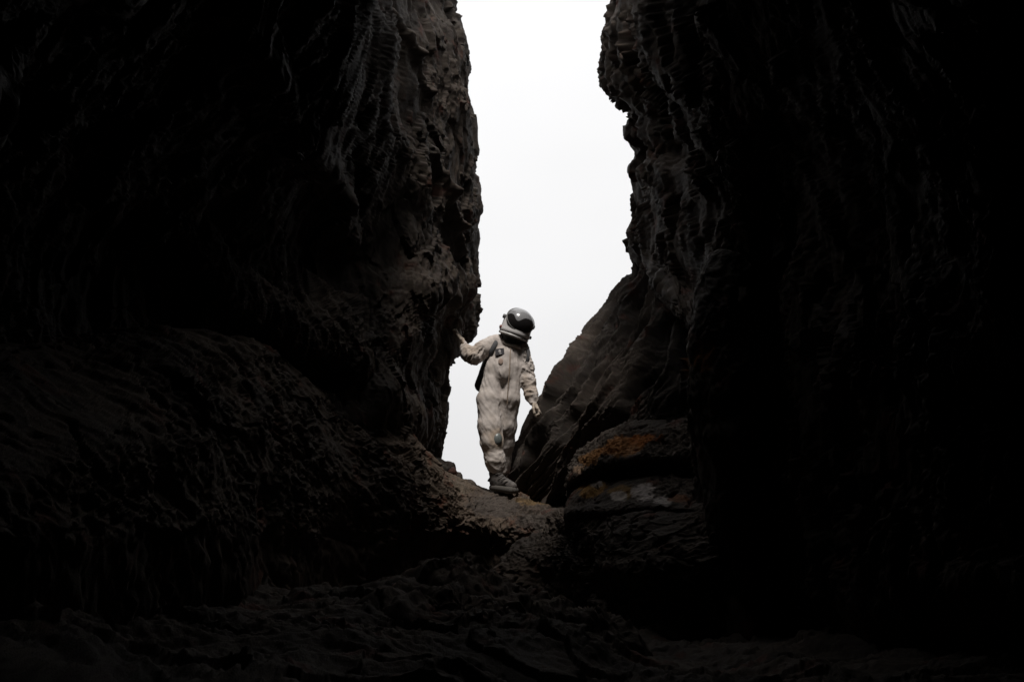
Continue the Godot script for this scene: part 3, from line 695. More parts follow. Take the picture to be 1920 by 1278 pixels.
	o = put("lichen_boulder", loft([
		[V(0.56, 1.68, -10.30), V(0.68, 1.87, -10.01), V(0.97, 2.04, -9.77), V(1.36, 2.09, -9.50), V(1.71, 2.07, -9.20), V(2.02, 1.99, -8.81)],
		[V(0.54, 1.80, -9.46), V(0.65, 1.96, -9.17), V(0.92, 2.12, -8.94), V(1.27, 2.16, -8.68), V(1.58, 2.13, -8.38), V(1.85, 2.05, -7.99)],
		[V(0.52, 1.73, -9.23), V(0.62, 1.87, -8.94), V(0.86, 2.00, -8.67), V(1.21, 2.04, -8.41), V(1.53, 2.02, -8.11), V(1.79, 1.94, -7.73)],
		[V(0.51, 1.66, -9.12), V(0.58, 1.76, -8.82), V(0.81, 1.86, -8.52), V(1.17, 1.90, -8.25), V(1.50, 1.89, -7.95), V(1.75, 1.83, -7.59)],
		[V(0.50, 1.60, -9.09), V(0.56, 1.68, -8.79), V(0.78, 1.77, -8.45), V(1.14, 1.81, -8.18), V(1.48, 1.81, -7.88), V(1.74, 1.75, -7.53)],
		[V(0.53, 1.58, -9.26), V(0.59, 1.64, -8.96), V(0.81, 1.72, -8.62), V(1.18, 1.76, -8.36), V(1.52, 1.76, -8.05), V(1.79, 1.71, -7.71)],
		[V(0.52, 1.55, -9.20), V(0.58, 1.60, -8.91), V(0.80, 1.66, -8.57), V(1.16, 1.68, -8.31), V(1.51, 1.66, -8.01), V(1.77, 1.63, -7.66)],
		[V(0.50, 1.48, -9.01), V(0.56, 1.53, -8.72), V(0.77, 1.58, -8.38), V(1.13, 1.60, -8.12), V(1.46, 1.58, -7.82), V(1.71, 1.54, -7.47)],
		[V(0.48, 1.43, -8.82), V(0.54, 1.44, -8.53), V(0.74, 1.46, -8.20), V(1.09, 1.48, -7.94), V(1.42, 1.46, -7.64), V(1.66, 1.44, -7.29)],
		[V(0.46, 1.36, -8.67), V(0.52, 1.36, -8.38), V(0.72, 1.37, -8.06), V(1.06, 1.38, -7.80), V(1.38, 1.36, -7.50), V(1.62, 1.35, -7.14)],
		[V(0.48, 1.15, -9.02), V(0.54, 1.15, -8.74), V(0.75, 1.16, -8.41), V(1.10, 1.16, -8.16), V(1.44, 1.16, -7.85), V(1.69, 1.16, -7.50)]], many(5, 40, 60, 30), many(10, 12, 30, 12), k, V(0, 2.5, -6)), dry)
	thing(o, "undercut boulder with a bright orange lichen patch along its brow", "boulder")

	k = Rock.new()
	k.offset = V(33, 8, 17)
	k.grain = V(0.1, 0.9, 0.3).normalized()
	k.stretch = 0.25
	k.lump = 0.10
	k.ridge = 0.05
	k.fine = 0.03
	k.block = 0.02
	k.base = Color(0.055, 0.045, 0.038)
	k.alt = Color(0.090, 0.070, 0.055)
	o = put("rock_shelf", loft([
		[V(-2.07, 3.64, -6.50), V(-2.02, 3.54, -6.88), V(-1.91, 3.40, -7.42), V(-1.65, 3.28, -8.05), V(-1.29, 3.24, -8.62), V(-1.01, 3.13, -9.15), V(-0.83, 2.88, -9.81)],
		[V(-2.07, 3.41, -6.21), V(-2.04, 3.31, -6.59), V(-1.95, 3.17, -7.13), V(-1.72, 3.05, -7.76), V(-1.38, 3.00, -8.33), V(-1.12, 2.89, -8.86), V(-0.96, 2.65, -9.52)],
		[V(-2.01, 3.14, -5.82), V(-1.99, 3.05, -6.19), V(-1.92, 2.91, -6.73), V(-1.72, 2.80, -7.36), V(-1.41, 2.75, -7.93), V(-1.17, 2.64, -8.46), V(-1.03, 2.40, -9.12)],
		[V(-2.02, 3.02, -5.72), V(-2.01, 2.93, -6.09), V(-1.94, 2.80, -6.63), V(-1.76, 2.68, -7.26), V(-1.46, 2.63, -7.83), V(-1.23, 2.51, -8.36), V(-1.10, 2.27, -9.02)],
		[V(-2.05, 2.99, -5.83), V(-2.03, 2.89, -6.20), V(-1.97, 2.75, -6.74), V(-1.77, 2.63, -7.37), V(-1.47, 2.56, -7.95), V(-1.24, 2.44, -8.48), V(-1.10, 2.19, -9.14)],
		[V(-2.12, 3.02, -6.17), V(-2.10, 2.90, -6.55), V(-2.02, 2.74, -7.09), V(-1.80, 2.60, -7.73), V(-1.48, 2.52, -8.30), V(-1.23, 2.39, -8.84), V(-1.08, 2.11, -9.50)],
		[V(-2.23, 3.11, -6.76), V(-2.18, 2.97, -7.14), V(-2.07, 2.78, -7.69), V(-1.82, 2.61, -8.33), V(-1.45, 2.51, -8.91), V(-1.18, 2.35, -9.45), V(-1.01, 2.05, -10.12)]], many(6, 40, 50, 40), many(6, 14, 34, 14), k, V(0.4, 4.5, -6)), dry)
	thing(o, "sloping brown rock shelf jutting from the cliff above the long brown mound", "rock shelf")

	k = Rock.new()
	k.grit = 0.006
	k.block = 0.025
	k.offset = V(50, 1, 7)
	k.grain = V(0.7, -0.35, -0.6).normalized()
	k.stretch = 0.25
	k.lump = 0.07
	k.ridge = 0.03
	k.fine = 0.03
	k.crack = 0.03
	k.base = Color(0.066, 0.052, 0.042)
	k.alt = Color(0.110, 0.083, 0.063)
	k.red = Color(0.117, 0.044, 0.027)
	k.patches = [
		[V(0.211, 1.499, -9.925), V(0.26, 0.06, 0.3), Color(0.11, 0.073, 0.036), 0.6],
		[V(-0.181, 1.453, -9.731), V(0.30, 0.16, 0.5), Color(0.060, 0.050, 0.043), 1.1],
		[V(0.228, 1.298, -9.557), V(0.26, 0.13, 0.4), Color(0.062, 0.052, 0.045), 1.2],
		[V(-0.466, 1.681, -9.686), V(0.12, 0.12, 0.4), Color(0.10, 0.08, 0.06), 0.9]]
	o = put("rock_mound", loft([
		[V(-3.49, 1.88, -4.76), V(-3.01, 2.01, -5.96), V(-2.82, 2.14, -6.64), V(-2.41, 2.36, -7.62), V(-2.04, 2.33, -8.34), V(-1.79, 2.17, -8.98), V(-1.50, 1.95, -9.63), V(-1.14, 1.54, -10.22), V(-0.75, 1.28, -10.83), V(-0.48, 1.08, -11.28), V(-0.18, 0.93, -11.61), V(0.09, 0.89, -11.67), V(0.42, 0.78, -11.54), V(0.67, 0.65, -11.36), V(0.88, 0.48, -11.65)],
		[V(-2.84, 1.90, -3.79), V(-2.59, 2.08, -4.97), V(-2.48, 2.24, -5.66), V(-2.18, 2.49, -6.63), V(-1.89, 2.50, -7.34), V(-1.69, 2.40, -7.97), V(-1.44, 2.22, -8.61), V(-1.13, 2.07, -9.15), V(-0.78, 1.87, -9.75), V(-0.54, 1.71, -10.19), V(-0.28, 1.59, -10.52), V(-0.03, 1.56, -10.58), V(0.28, 1.45, -10.44), V(0.50, 1.32, -10.27), V(0.70, 1.18, -10.55)],
		[V(-2.53, 1.85, -3.34), V(-2.38, 2.04, -4.52), V(-2.31, 2.19, -5.21), V(-2.07, 2.45, -6.18), V(-1.81, 2.48, -6.88), V(-1.64, 2.38, -7.51), V(-1.41, 2.23, -8.15), V(-1.13, 2.09, -8.69), V(-0.80, 1.91, -9.29), V(-0.57, 1.76, -9.72), V(-0.32, 1.65, -10.05), V(-0.08, 1.62, -10.11), V(0.21, 1.51, -9.97), V(0.43, 1.38, -9.80), V(0.61, 1.25, -10.08)],
		[V(-2.31, 1.69, -3.06), V(-2.21, 1.85, -4.20), V(-2.15, 1.99, -4.84), V(-1.95, 2.22, -5.76), V(-1.75, 2.24, -6.47), V(-1.61, 2.16, -7.13), V(-1.40, 2.03, -7.81), V(-1.12, 1.90, -8.36), V(-0.80, 1.75, -8.97), V(-0.58, 1.63, -9.40), V(-0.35, 1.53, -9.70), V(-0.12, 1.52, -9.82), V(0.19, 1.42, -9.69), V(0.40, 1.29, -9.55), V(0.57, 1.17, -9.89)],
		[V(-2.08, 1.51, -2.79), V(-2.04, 1.62, -3.89), V(-1.99, 1.73, -4.48), V(-1.83, 1.94, -5.31), V(-1.67, 1.95, -6.02), V(-1.57, 1.90, -6.74), V(-1.39, 1.80, -7.50), V(-1.14, 1.71, -8.09), V(-0.82, 1.58, -8.74), V(-0.60, 1.48, -9.17), V(-0.38, 1.40, -9.47), V(-0.15, 1.41, -9.64), V(0.16, 1.33, -9.50), V(0.38, 1.21, -9.40), V(0.52, 1.10, -9.80)],
		[V(-1.93, 1.36, -2.62), V(-1.89, 1.43, -3.62), V(-1.84, 1.51, -4.17), V(-1.74, 1.66, -5.00), V(-1.62, 1.67, -5.72), V(-1.56, 1.63, -6.49), V(-1.41, 1.56, -7.32), V(-1.16, 1.51, -7.95), V(-0.84, 1.41, -8.61), V(-0.62, 1.32, -9.05), V(-0.41, 1.26, -9.31), V(-0.19, 1.28, -9.50), V(0.13, 1.24, -9.40), V(0.35, 1.14, -9.31), V(0.48, 1.03, -9.79)],
		[V(-1.86, 1.24, -2.54), V(-1.84, 1.26, -3.55), V(-1.78, 1.31, -4.05), V(-1.71, 1.39, -4.90), V(-1.61, 1.40, -5.61), V(-1.57, 1.38, -6.40), V(-1.44, 1.34, -7.29), V(-1.19, 1.32, -7.96), V(-0.87, 1.24, -8.64), V(-0.65, 1.19, -9.10), V(-0.46, 1.13, -9.38), V(-0.25, 1.16, -9.56), V(0.05, 1.16, -9.45), V(0.28, 1.08, -9.43), V(0.44, 0.96, -9.88)],
		[V(-1.86, 1.12, -2.56), V(-1.81, 1.10, -3.53), V(-1.74, 1.12, -4.01), V(-1.68, 1.17, -4.84), V(-1.60, 1.18, -5.59), V(-1.58, 1.18, -6.40), V(-1.45, 1.15, -7.32), V(-1.21, 1.13, -8.02), V(-0.90, 1.05, -8.70), V(-0.68, 1.00, -9.16), V(-0.49, 0.94, -9.45), V(-0.30, 0.96, -9.62), V(-0.05, 0.94, -9.55), V(0.17, 0.91, -9.52), V(0.37, 0.82, -10.01)],
		[V(-2.01, 0.43, -2.90), V(-1.92, 0.21, -3.91), V(-1.82, 0.23, -4.36), V(-1.70, 0.37, -5.05), V(-1.61, 0.46, -5.75), V(-1.59, 0.58, -6.54), V(-1.46, 0.73, -7.43), V(-1.21, 0.67, -8.13), V(-0.90, 0.54, -8.82), V(-0.69, 0.44, -9.29), V(-0.49, 0.35, -9.59), V(-0.30, 0.35, -9.76), V(-0.05, 0.36, -9.69), V(0.17, 0.34, -9.65), V(0.37, 0.21, -10.18)]], many(14, 30, 46, 20), many(8, 8, 34, 14), k, V(0.4, 2.4, -6)), dry)
	thing(o, "long brown rounded rock mound that the person stands on", "rock mound")

	k = Rock.new()
	k.grit = 0.006
	k.block = 0.03
	k.offset = V(5, 22, 90)
	k.grain = V(0.95, -0.1, 0.25).normalized()
	k.stretch = 0.3
	k.lump = 0.06
	k.ridge = 0.04
	k.fine = 0.03
	k.crack = 0.04
	o = put("rock_saddle", loft([
		[V(-0.12, 1.26, -11.60), V(0.24, 1.50, -11.45), V(0.59, 1.75, -11.10), V(1.06, 1.80, -10.48), V(1.55, 1.77, -9.97), V(1.98, 1.75, -9.47)],
		[V(-0.06, 1.45, -10.75), V(0.25, 1.49, -10.44), V(0.54, 1.49, -10.13), V(0.90, 1.43, -8.92), V(1.30, 1.42, -8.41), V(1.68, 1.41, -8.11)],
		[V(0.00, 1.42, -10.25), V(0.27, 1.43, -9.99), V(0.51, 1.40, -9.23), V(0.82, 1.36, -8.12), V(1.19, 1.35, -7.71), V(1.56, 1.35, -7.51)],
		[V(0.08, 1.33, -9.86), V(0.30, 1.33, -9.55), V(0.51, 1.30, -8.74), V(0.79, 1.26, -7.83), V(1.15, 1.25, -7.48), V(1.50, 1.27, -7.27)],
		[V(0.15, 1.17, -9.48), V(0.34, 1.19, -9.17), V(0.54, 1.18, -8.46), V(0.77, 1.14, -7.65), V(1.13, 1.14, -7.35), V(1.47, 1.17, -7.14)],
		[V(0.00, 1.03, -9.30), V(0.28, 1.06, -8.99), V(0.53, 1.05, -8.33), V(0.76, 1.03, -7.57), V(1.07, 1.02, -7.27), V(1.46, 1.07, -7.11)],
		[V(-0.15, 0.90, -9.23), V(0.23, 0.91, -8.92), V(0.52, 0.92, -8.31), V(0.75, 0.92, -7.54), V(1.05, 0.91, -7.29), V(1.45, 0.96, -7.08)],
		[V(-0.29, 0.68, -9.22), V(0.19, 0.70, -8.91), V(0.52, 0.74, -8.34), V(0.76, 0.76, -7.68), V(1.08, 0.75, -7.37), V(1.46, 0.79, -7.16)],
		[V(-0.38, 0.45, -9.11), V(0.14, 0.48, -8.80), V(0.52, 0.50, -8.29), V(0.76, 0.53, -7.67), V(1.07, 0.52, -7.36), V(1.45, 0.58, -7.15)],
		[V(-0.42, 0.02, -8.99), V(0.13, 0.06, -8.68), V(0.51, 0.09, -8.26), V(0.75, 0.16, -7.64), V(1.06, 0.13, -7.34), V(1.43, 0.16, -7.13)]], many(5, 30, 50, 30), many(9, 8, 34, 14), k, V(0.4, 2.8, -6)), dry)
	thing(o, "dark grey cracked rock saddle in front of the lichen boulder", "rock saddle")

	k = Rock.new()
	k.grit = 0.004
	k.block = 0.03
	k.offset = V(70, 2, 3)
	k.grain = V(0.96, 0, 0.28).normalized()
	k.stretch = 0.55
	k.lump = 0.18
	k.ridge = 0.04
	k.fine = 0.02
	structure("cave_floor", loft([
		[V(-9.39, 0.20, -10.89), V(-6.85, 0.20, -10.89), V(-5.15, 0.20, -10.89), V(-3.73, 0.20, -10.89), V(-2.60, 0.20, -10.89), V(-1.47, 0.20, -10.89), V(-0.45, 0.20, -10.89), V(0.23, 0.20, -10.89), V(1.08, 0.20, -10.89), V(2.21, 0.20, -10.89), V(3.62, 0.20, -10.89), V(5.32, 0.20, -10.89), V(8.71, 0.20, -10.89)],
		[V(-7.16, 0.44, -8.30), V(-5.22, 0.44, -8.30), V(-3.92, 0.44, -8.30), V(-2.85, 0.44, -8.30), V(-1.98, 0.44, -8.30), V(-1.12, 0.44, -8.30), V(-0.34, 0.44, -8.30), V(0.17, 0.44, -8.30), V(0.82, 0.44, -8.30), V(1.68, 0.44, -8.30), V(2.76, 0.44, -8.30), V(4.05, 0.44, -8.30), V(6.64, 0.44, -8.30)],
		[V(-6.26, 0.64, -7.24), V(-4.56, 0.64, -7.24), V(-3.43, 0.64, -7.24), V(-2.49, 0.64, -7.24), V(-1.74, 0.64, -7.24), V(-0.98, 0.64, -7.24), V(-0.30, 0.59, -7.25), V(0.15, 0.48, -7.27), V(0.72, 0.40, -7.29), V(1.47, 0.33, -7.30), V(2.41, 0.35, -7.30), V(3.55, 0.42, -7.28), V(5.81, 0.46, -7.28)],
		[V(-5.64, 1.00, -6.46), V(-4.11, 0.98, -6.46), V(-3.09, 0.97, -6.46), V(-2.24, 0.95, -6.47), V(-1.56, 0.92, -6.47), V(-0.88, 0.91, -6.48), V(-0.27, 0.88, -6.48), V(0.14, 0.70, -6.52), V(0.65, 0.57, -6.54), V(1.32, 0.45, -6.56), V(2.17, 0.53, -6.55), V(3.19, 0.63, -6.53), V(5.23, 0.70, -6.52)],
		[V(-5.19, 0.94, -5.96), V(-3.78, 0.93, -5.96), V(-2.84, 0.91, -5.97), V(-2.06, 0.89, -5.97), V(-1.44, 0.86, -5.98), V(-0.81, 0.83, -5.98), V(-0.25, 0.79, -5.99), V(0.13, 0.65, -6.02), V(0.59, 0.55, -6.03), V(1.22, 0.46, -6.05), V(2.00, 0.55, -6.03), V(2.94, 0.65, -6.02), V(4.81, 0.71, -6.00)],
		[V(-4.65, 0.84, -5.37), V(-3.39, 0.84, -5.37), V(-2.55, 0.81, -5.37), V(-1.85, 0.79, -5.38), V(-1.29, 0.76, -5.38), V(-0.73, 0.74, -5.39), V(-0.22, 0.70, -5.39), V(0.11, 0.61, -5.41), V(0.53, 0.54, -5.43), V(1.09, 0.49, -5.44), V(1.79, 0.57, -5.42), V(2.63, 0.65, -5.40), V(4.32, 0.70, -5.39)],
		[V(-4.11, 0.96, -4.73), V(-3.00, 0.93, -4.74), V(-2.26, 0.86, -4.75), V(-1.64, 0.77, -4.77), V(-1.14, 0.70, -4.78), V(-0.64, 0.66, -4.79), V(-0.20, 0.63, -4.80), V(0.10, 0.58, -4.81), V(0.47, 0.55, -4.81), V(0.97, 0.52, -4.82), V(1.59, 0.57, -4.81), V(2.33, 0.62, -4.80), V(3.82, 0.66, -4.79)],
		[V(-3.58, 0.95, -4.12), V(-2.61, 0.90, -4.13), V(-1.96, 0.82, -4.15), V(-1.42, 0.72, -4.17), V(-0.99, 0.65, -4.18), V(-0.56, 0.60, -4.19), V(-0.17, 0.59, -4.19), V(0.09, 0.56, -4.20), V(0.41, 0.55, -4.20), V(0.84, 0.54, -4.20), V(1.38, 0.56, -4.20), V(2.03, 0.59, -4.19), V(3.32, 0.61, -4.19)],
		[V(-2.86, 0.95, -3.31), V(-2.09, 0.89, -3.32), V(-1.57, 0.81, -3.34), V(-1.14, 0.69, -3.36), V(-0.79, 0.59, -3.38), V(-0.45, 0.52, -3.39), V(-0.14, 0.52, -3.39), V(0.07, 0.52, -3.39), V(0.33, 0.52, -3.39), V(0.67, 0.52, -3.39), V(1.10, 0.52, -3.39), V(1.62, 0.52, -3.39), V(2.66, 0.52, -3.39)],
		[V(-3.60, 0.42, -1.50), V(-2.60, 0.40, -1.50), V(-1.80, 0.40, -1.50), V(-1.20, 0.40, -1.50), V(-0.80, 0.40, -1.50), V(-0.40, 0.40, -1.50), V(0.00, 0.40, -1.50), V(0.30, 0.40, -1.50), V(0.70, 0.40, -1.50), V(1.20, 0.40, -1.50), V(1.80, 0.40, -1.50), V(2.60, 0.40, -1.50), V(3.60, 0.40, -1.50)],
		[V(-3.60, 0.30, 4.40), V(-2.60, 0.30, 4.40), V(-1.80, 0.30, 4.40), V(-1.20, 0.30, 4.40), V(-0.80, 0.30, 4.40), V(-0.40, 0.30, 4.40), V(0.00, 0.30, 4.40), V(0.30, 0.30, 4.40), V(0.70, 0.30, 4.40), V(1.20, 0.30, 4.40), V(1.80, 0.30, 4.40), V(2.60, 0.30, 4.40), V(3.60, 0.30, 4.40)]], many(12, 14, 44, 14), [8, 14, 24, 26, 34, 40, 40, 30, 16, 8], k, V(0, 3, -5)), dry, "uneven brown rock floor of the cave", "floor")

	# the knobby column in front of the slab
	k = Rock.new()
	k.offset = V(15, 44, 6)
	k.grain = V(0.1, 0.95, 0.2).normalized()
	k.stretch = 0.45
	k.lump = 0.16
	k.ridge = 0.05
	k.fine = 0.02
	k.block = 0.02
	k.patches = [[V(1.370, 2.446, -6.991), V(0.09, 0.13, 0.3), Color(0.19, 0.08, 0.03), 0.8]]
	o = put("knobby_boulder", lump_mesh(V(0.21, 1.25, 0.25), Basis.from_euler(V(0.06, 0.3, 0.05)), V(1.587, 1.918, -7.144), 130, 260, k, 0.9), gloss)
	thing(o, "tall upright knobby boulder between the slanting slab and the black wall", "boulder")

	# loose boulders lying on the cave floor
	k = Rock.new()
	k.lump = 0.14
	k.ridge = 0.06
	k.fine = 0.03
	k.block = 0.05
	k.base = Color(0.06, 0.048, 0.040)
	k.alt = Color(0.10, 0.078, 0.062)
	var bl: Array = [
		[V(0.372, 0.517, -6.245), V(0.42, 0.16, 0.34), 10.0, -12.0, "low brown boulder lying in the dark hollow below the rock saddle"],
		[V(-0.117, 0.691, -6.415), V(0.46, 0.16, 0.32), -25.0, -24.0, "sloping brown boulder at the end of the floor ledge"],
		[V(-0.320, 0.628, -5.612), V(0.5, 0.13, 0.32), -20.0, -16.0, "flat broad boulder in front of the floor ledge"]]
	for b in bl:
		k.offset += V(4.7, 1.3, 9.1)
		var basis := Basis.from_euler(V(0, deg_to_rad(b[2]), deg_to_rad(b[3])))
		var s := put("boulder", lump_mesh(b[1], basis, b[0], 110, 70, k), dry)
		thing(s, b[4], "boulder", "boulders on the cave floor")
	# stones along the crest of the mound, against the sky
	k = Rock.new()
	k.lump = 0.05
	k.ridge = 0.04
	k.fine = 0.02
	k.block = 0.03
	var sl: Array = [[V(-0.722, 1.844, -10.062), 0.085, "largest dark stone on the mound crest beside the cliff foot"], [V(-0.638, 1.783, -10.023), 0.06, "jagged dark stone next to the largest one on the mound crest"],
		[V(-0.453, 1.669, -10.096), 0.045, "small dark stone alone on the mound crest before the boot"], [V(-0.558, 1.746, -10.030), 0.035, "smallest dark stone on the mound crest"]]
	for s in sl:
		k.offset += V(3.1, 2.2, 5.3)
		var so := put("crest_stone", lump_mesh(V(s[1] * 1.1, s[1] * 0.8, s[1]), Basis.from_euler(V(0.3, s[1] * 40.0, 0.4)), s[0], 40, 26, k, 0.7), dry)
		thing(so, s[2], "stone", "stones on the mound crest")

# ---------------------------------------------------------------- the person
func pleat(p: Vector3, dir: Vector3, across: float, along: float) -> float:
	# creases that run along a direction
	var d := dir.normalized()
	var q := p * across - d * (p.dot(d) * (across - along))
	return n_pleat.get_noise_3dv(q)

func suit_fold(p: Vector3) -> float:
	var sleeve_a := smoothstep(-0.15, -0.2, p.x) * smoothstep(1.15, 1.22, p.y)
	var sleeve_b := smoothstep(0.19, 0.22, p.x)
	var legs := smoothstep(1.1, 0.85, p.y)
	var shin := smoothstep(0.5, 0.36, p.y)
	var right := smoothstep(-0.06, 0.06, p.x)
	var trunk := lerpf(pleat(p, V(0.36, -0.93, 0.2), 11.0, 1.6), pleat(p, V(-0.06, 1, 0), 13.0, 1.2), right)
	var leg := lerpf(pleat(p, V(0.5, -0.86, 0.3), 10.0, 1.6), pleat(p, V(0.9, -0.5, 0.2), 14.0, 3.0), shin)
	leg = lerpf(leg, pleat(p, V(0.1, 1, 0), 12.0, 2.0), smoothstep(0.03, 0.07, p.x))
	var d := lerpf(trunk * 0.008, leg * 0.007, legs)
	d = lerpf(d, pleat(p, V(0.35, 0.8, 0.5), 17.0, 4.5) * 0.015, sleeve_a)
	d = lerpf(d, pleat(p, V(1, -0.3, 0.4), 15.0, 4.5) * 0.013, sleeve_b)
	return d + 0.004 * n_fold.get_noise_3dv(p * 2.0)

func suit_paint(p: Vector3) -> Color:
	var c := Color(0.56, 0.505, 0.465)
	var t := n_fold.get_noise_3dv(p * 0.9 + V(4, 4, 4)) + 0.5 * n_spot.get_noise_3dv(p * 1.2)
	c = c.lerp(Color(0.44, 0.385, 0.34), 0.7 * smoothstep(0.05, 0.55, t))
	# worn and dusty: the sleeves below the elbows and the knee
	var arm := maxf(smoothstep(-0.17, -0.3, p.x), smoothstep(1.30, 1.05, p.y) * smoothstep(0.2, 0.24, p.x))
	c = c.lerp(Color(0.33, 0.255, 0.19), 0.6 * arm * smoothstep(-0.5, 0.3, t))
	var knee := smoothstep(0.17, 0.07, (p - V(-0.058, 0.514, 0.150)).length() + 0.1 * t)
	c = c.lerp(Color(0.34, 0.25, 0.17), 0.7 * knee)
	return c

func no_fold(_p: Vector3) -> float:
	return 0.0

func glove_paint(p: Vector3) -> Color:
	return Color(0.44, 0.37, 0.30) * (1.0 + 0.3 * n_spot.get_noise_3dv(p * 4.0))

func boot_paint(p: Vector3) -> Color:
	return Color(0.065, 0.06, 0.057).lerp(Color(0.11, 0.096, 0.086), smoothstep(-0.3, 0.4, n_spot.get_noise_3dv(p * 2.0)))

func boot_fold(p: Vector3) -> float:
	return 0.004 * n_spot.get_noise_3dv(p * 2.2)

func chain(pts: Array, radii: Array) -> Array:
	var r: Array = []
	for i in pts.size() - 1:
		r.append([pts[i], pts[i + 1], radii[i], radii[i + 1]])
	return r

func build_person() -> void:
	var at := V(-0.108, 1.622, -10.105)
	var per := Node3D.new()
	per.name = "person"
	add_child(per)
	per.position = at
	thing(per, "person in a pale worn flight suit and round helmet leaning a hand on the cliff", "person")

	var cloth := StandardMaterial3D.new()
	cloth.vertex_color_use_as_albedo = true
	cloth.roughness = 0.85
	cloth.rim_enabled = true
	cloth.rim = 0.15
	var bones: Array = []
	# trunk: two columns side by side
	bones += chain([V(-0.014, 1.494, -0.010), V(-0.058, 1.256, 0.000), V(-0.122, 0.947, 0.020)], [0.075, 0.10, 0.115])
	bones += chain([V(0.152, 1.471, -0.010), V(0.119, 1.256, 0.000), V(0.086, 0.950, 0.000)], [0.07, 0.085, 0.10])
	bones += chain([V(0.053, 1.391, 0.030), V(0.025, 1.194, 0.040)], [0.09, 0.10])
	bones += chain([V(-0.026, 1.563, -0.020), V(0.108, 1.565, -0.030), V(0.219, 1.486, -0.030)], [0.05, 0.06, 0.055])
	# legs
	bones += chain([V(-0.133, 0.907, 0.030), V(-0.115, 0.641, 0.060), V(-0.097, 0.488, 0.075), V(-0.065, 0.306, 0.065), V(-0.054, 0.242, 0.060)], [0.121, 0.115, 0.106, 0.092, 0.084])
	bones += chain([V(0.080, 0.914, -0.020), V(0.047, 0.656, -0.080), V(0.036, 0.497, -0.140), V(0.019, 0.228, -0.220)], [0.105, 0.098, 0.088, 0.066])
	# the arm that reaches to the cliff
	bones += chain([V(-0.092, 1.535, -0.020), V(-0.191, 1.449, 0.020), V(-0.283, 1.370, 0.050), V(-0.345, 1.402, 0.030), V(-0.397, 1.494, -0.010)], [0.072, 0.076, 0.072, 0.062, 0.040])
	# the hanging arm
	bones += chain([V(0.224, 1.424, -0.030), V(0.257, 1.272, -0.030), V(0.273, 1.125, -0.020), V(0.305, 0.974, 0.030), V(0.326, 0.905, 0.050)], [0.062, 0.066, 0.068, 0.055, 0.043])
	var body := soft_shape(bones, 0.009, 0.05, suit_fold, suit_paint)
	# hands: palm and five fingers each
	var hb: Array = []
	hb += chain([V(-0.397, 1.505, -0.010), V(-0.415, 1.560, -0.030)], [0.030, 0.028])
	for f in 4:
		var z := -0.012 - 0.021 * f
		var s: float = [0.96, 1.05, 1.0, 0.82][f]
		var kn := V(-0.414, 1.565, 0.000) + V(-0.003 * f, 0.0, z)
		var dir := V(-0.055 - 0.012 * f, 0.085, -0.012)
		hb.append([V(-0.410, 1.537, -0.030), kn, 0.020, 0.014])
		hb += chain([kn, kn + dir * 0.5 * s, kn + dir * 0.8 * s + V(-0.006, 0.004, -0.006), kn + dir * 1.1 * s + V(-0.004, 0.012, -0.010)], [0.0125, 0.0115, 0.0105, 0.0085])
	hb += chain([V(-0.402, 1.517, 0.015), V(-0.423, 1.553, 0.035), V(-0.446, 1.586, 0.035), V(-0.466, 1.611, 0.025)], [0.016, 0.014, 0.012, 0.0095])
	var hb2: Array = []
	hb2 += chain([V(0.326, 0.905, 0.050), V(0.347, 0.837, 0.070)], [0.030, 0.032])
	for f in 4:
		var s: float = [0.95, 1.05, 1.0, 0.8][f]
		var z := 0.105 - 0.023 * f
		var kn := V(0.370, 0.823, 0.000) + V(0.003 * f, -0.004 * f, z)
		hb2.append([V(0.342, 0.853, 0.070), kn, 0.020, 0.014])
		hb2 += chain([kn, kn + V(0.016, -0.034 * s, 0.003), kn + V(0.008, -0.062 * s, 0.004), kn + V(-0.016, -0.072 * s, 0.004)], [0.0125, 0.0118, 0.0108, 0.009])
	hb2 += chain([V(0.330, 0.866, 0.095), V(0.324, 0.819, 0.120), V(0.335, 0.775, 0.125), V(0.340, 0.749, 0.118)], [0.016, 0.0135, 0.012, 0.0095])
	var suit := put("flight_suit", joined([body, soft_shape(hb, 0.004, 0.008, no_fold, glove_paint), soft_shape(hb2, 0.004, 0.008, no_fold, glove_paint)]), cloth, per)
	suit.set_meta("label", "pale cream flight suit with brown stains and gloved hands")

	# boots
	var leather := StandardMaterial3D.new()
	leather.vertex_color_use_as_albedo = true
	leather.roughness = 0.7
	var sole_m := plain(Color(0.075, 0.068, 0.06), 0.9)
	var bb: Array = []
	bb += chain([V(-0.059, 0.275, 0.050), V(-0.059, 0.179, 0.045), V(-0.059, 0.110, 0.050)], [0.066, 0.060, 0.055])
	bb += chain([V(-0.070, 0.073, 0.030), V(0.017, 0.065, 0.100), V(0.108, 0.034, 0.180)], [0.047, 0.043, 0.037])
	bb += chain([V(-0.032, 0.141, 0.060), V(0.055, 0.073, 0.140), V(0.124, 0.039, 0.190)], [0.044, 0.037, 0.033])
	var boot := put("boot", soft_shape(bb, 0.008, 0.03, boot_fold, boot_paint), leather, per)
	var sb: Array = []
	for s in [[V(-0.091, 0.031, 0.020), V(0.124, -0.003, 0.200)], [V(-0.075, 0.030, 0.050), V(0.097, -0.004, 0.220)], [V(-0.076, 0.032, -0.010), V(0.140, -0.002, 0.170)]]:
		sb.append([s[0], s[1], 0.034, 0.034])
	put("sole", soft_shape(sb, 0.008, 0.01, no_fold, boot_paint), sole_m, boot)
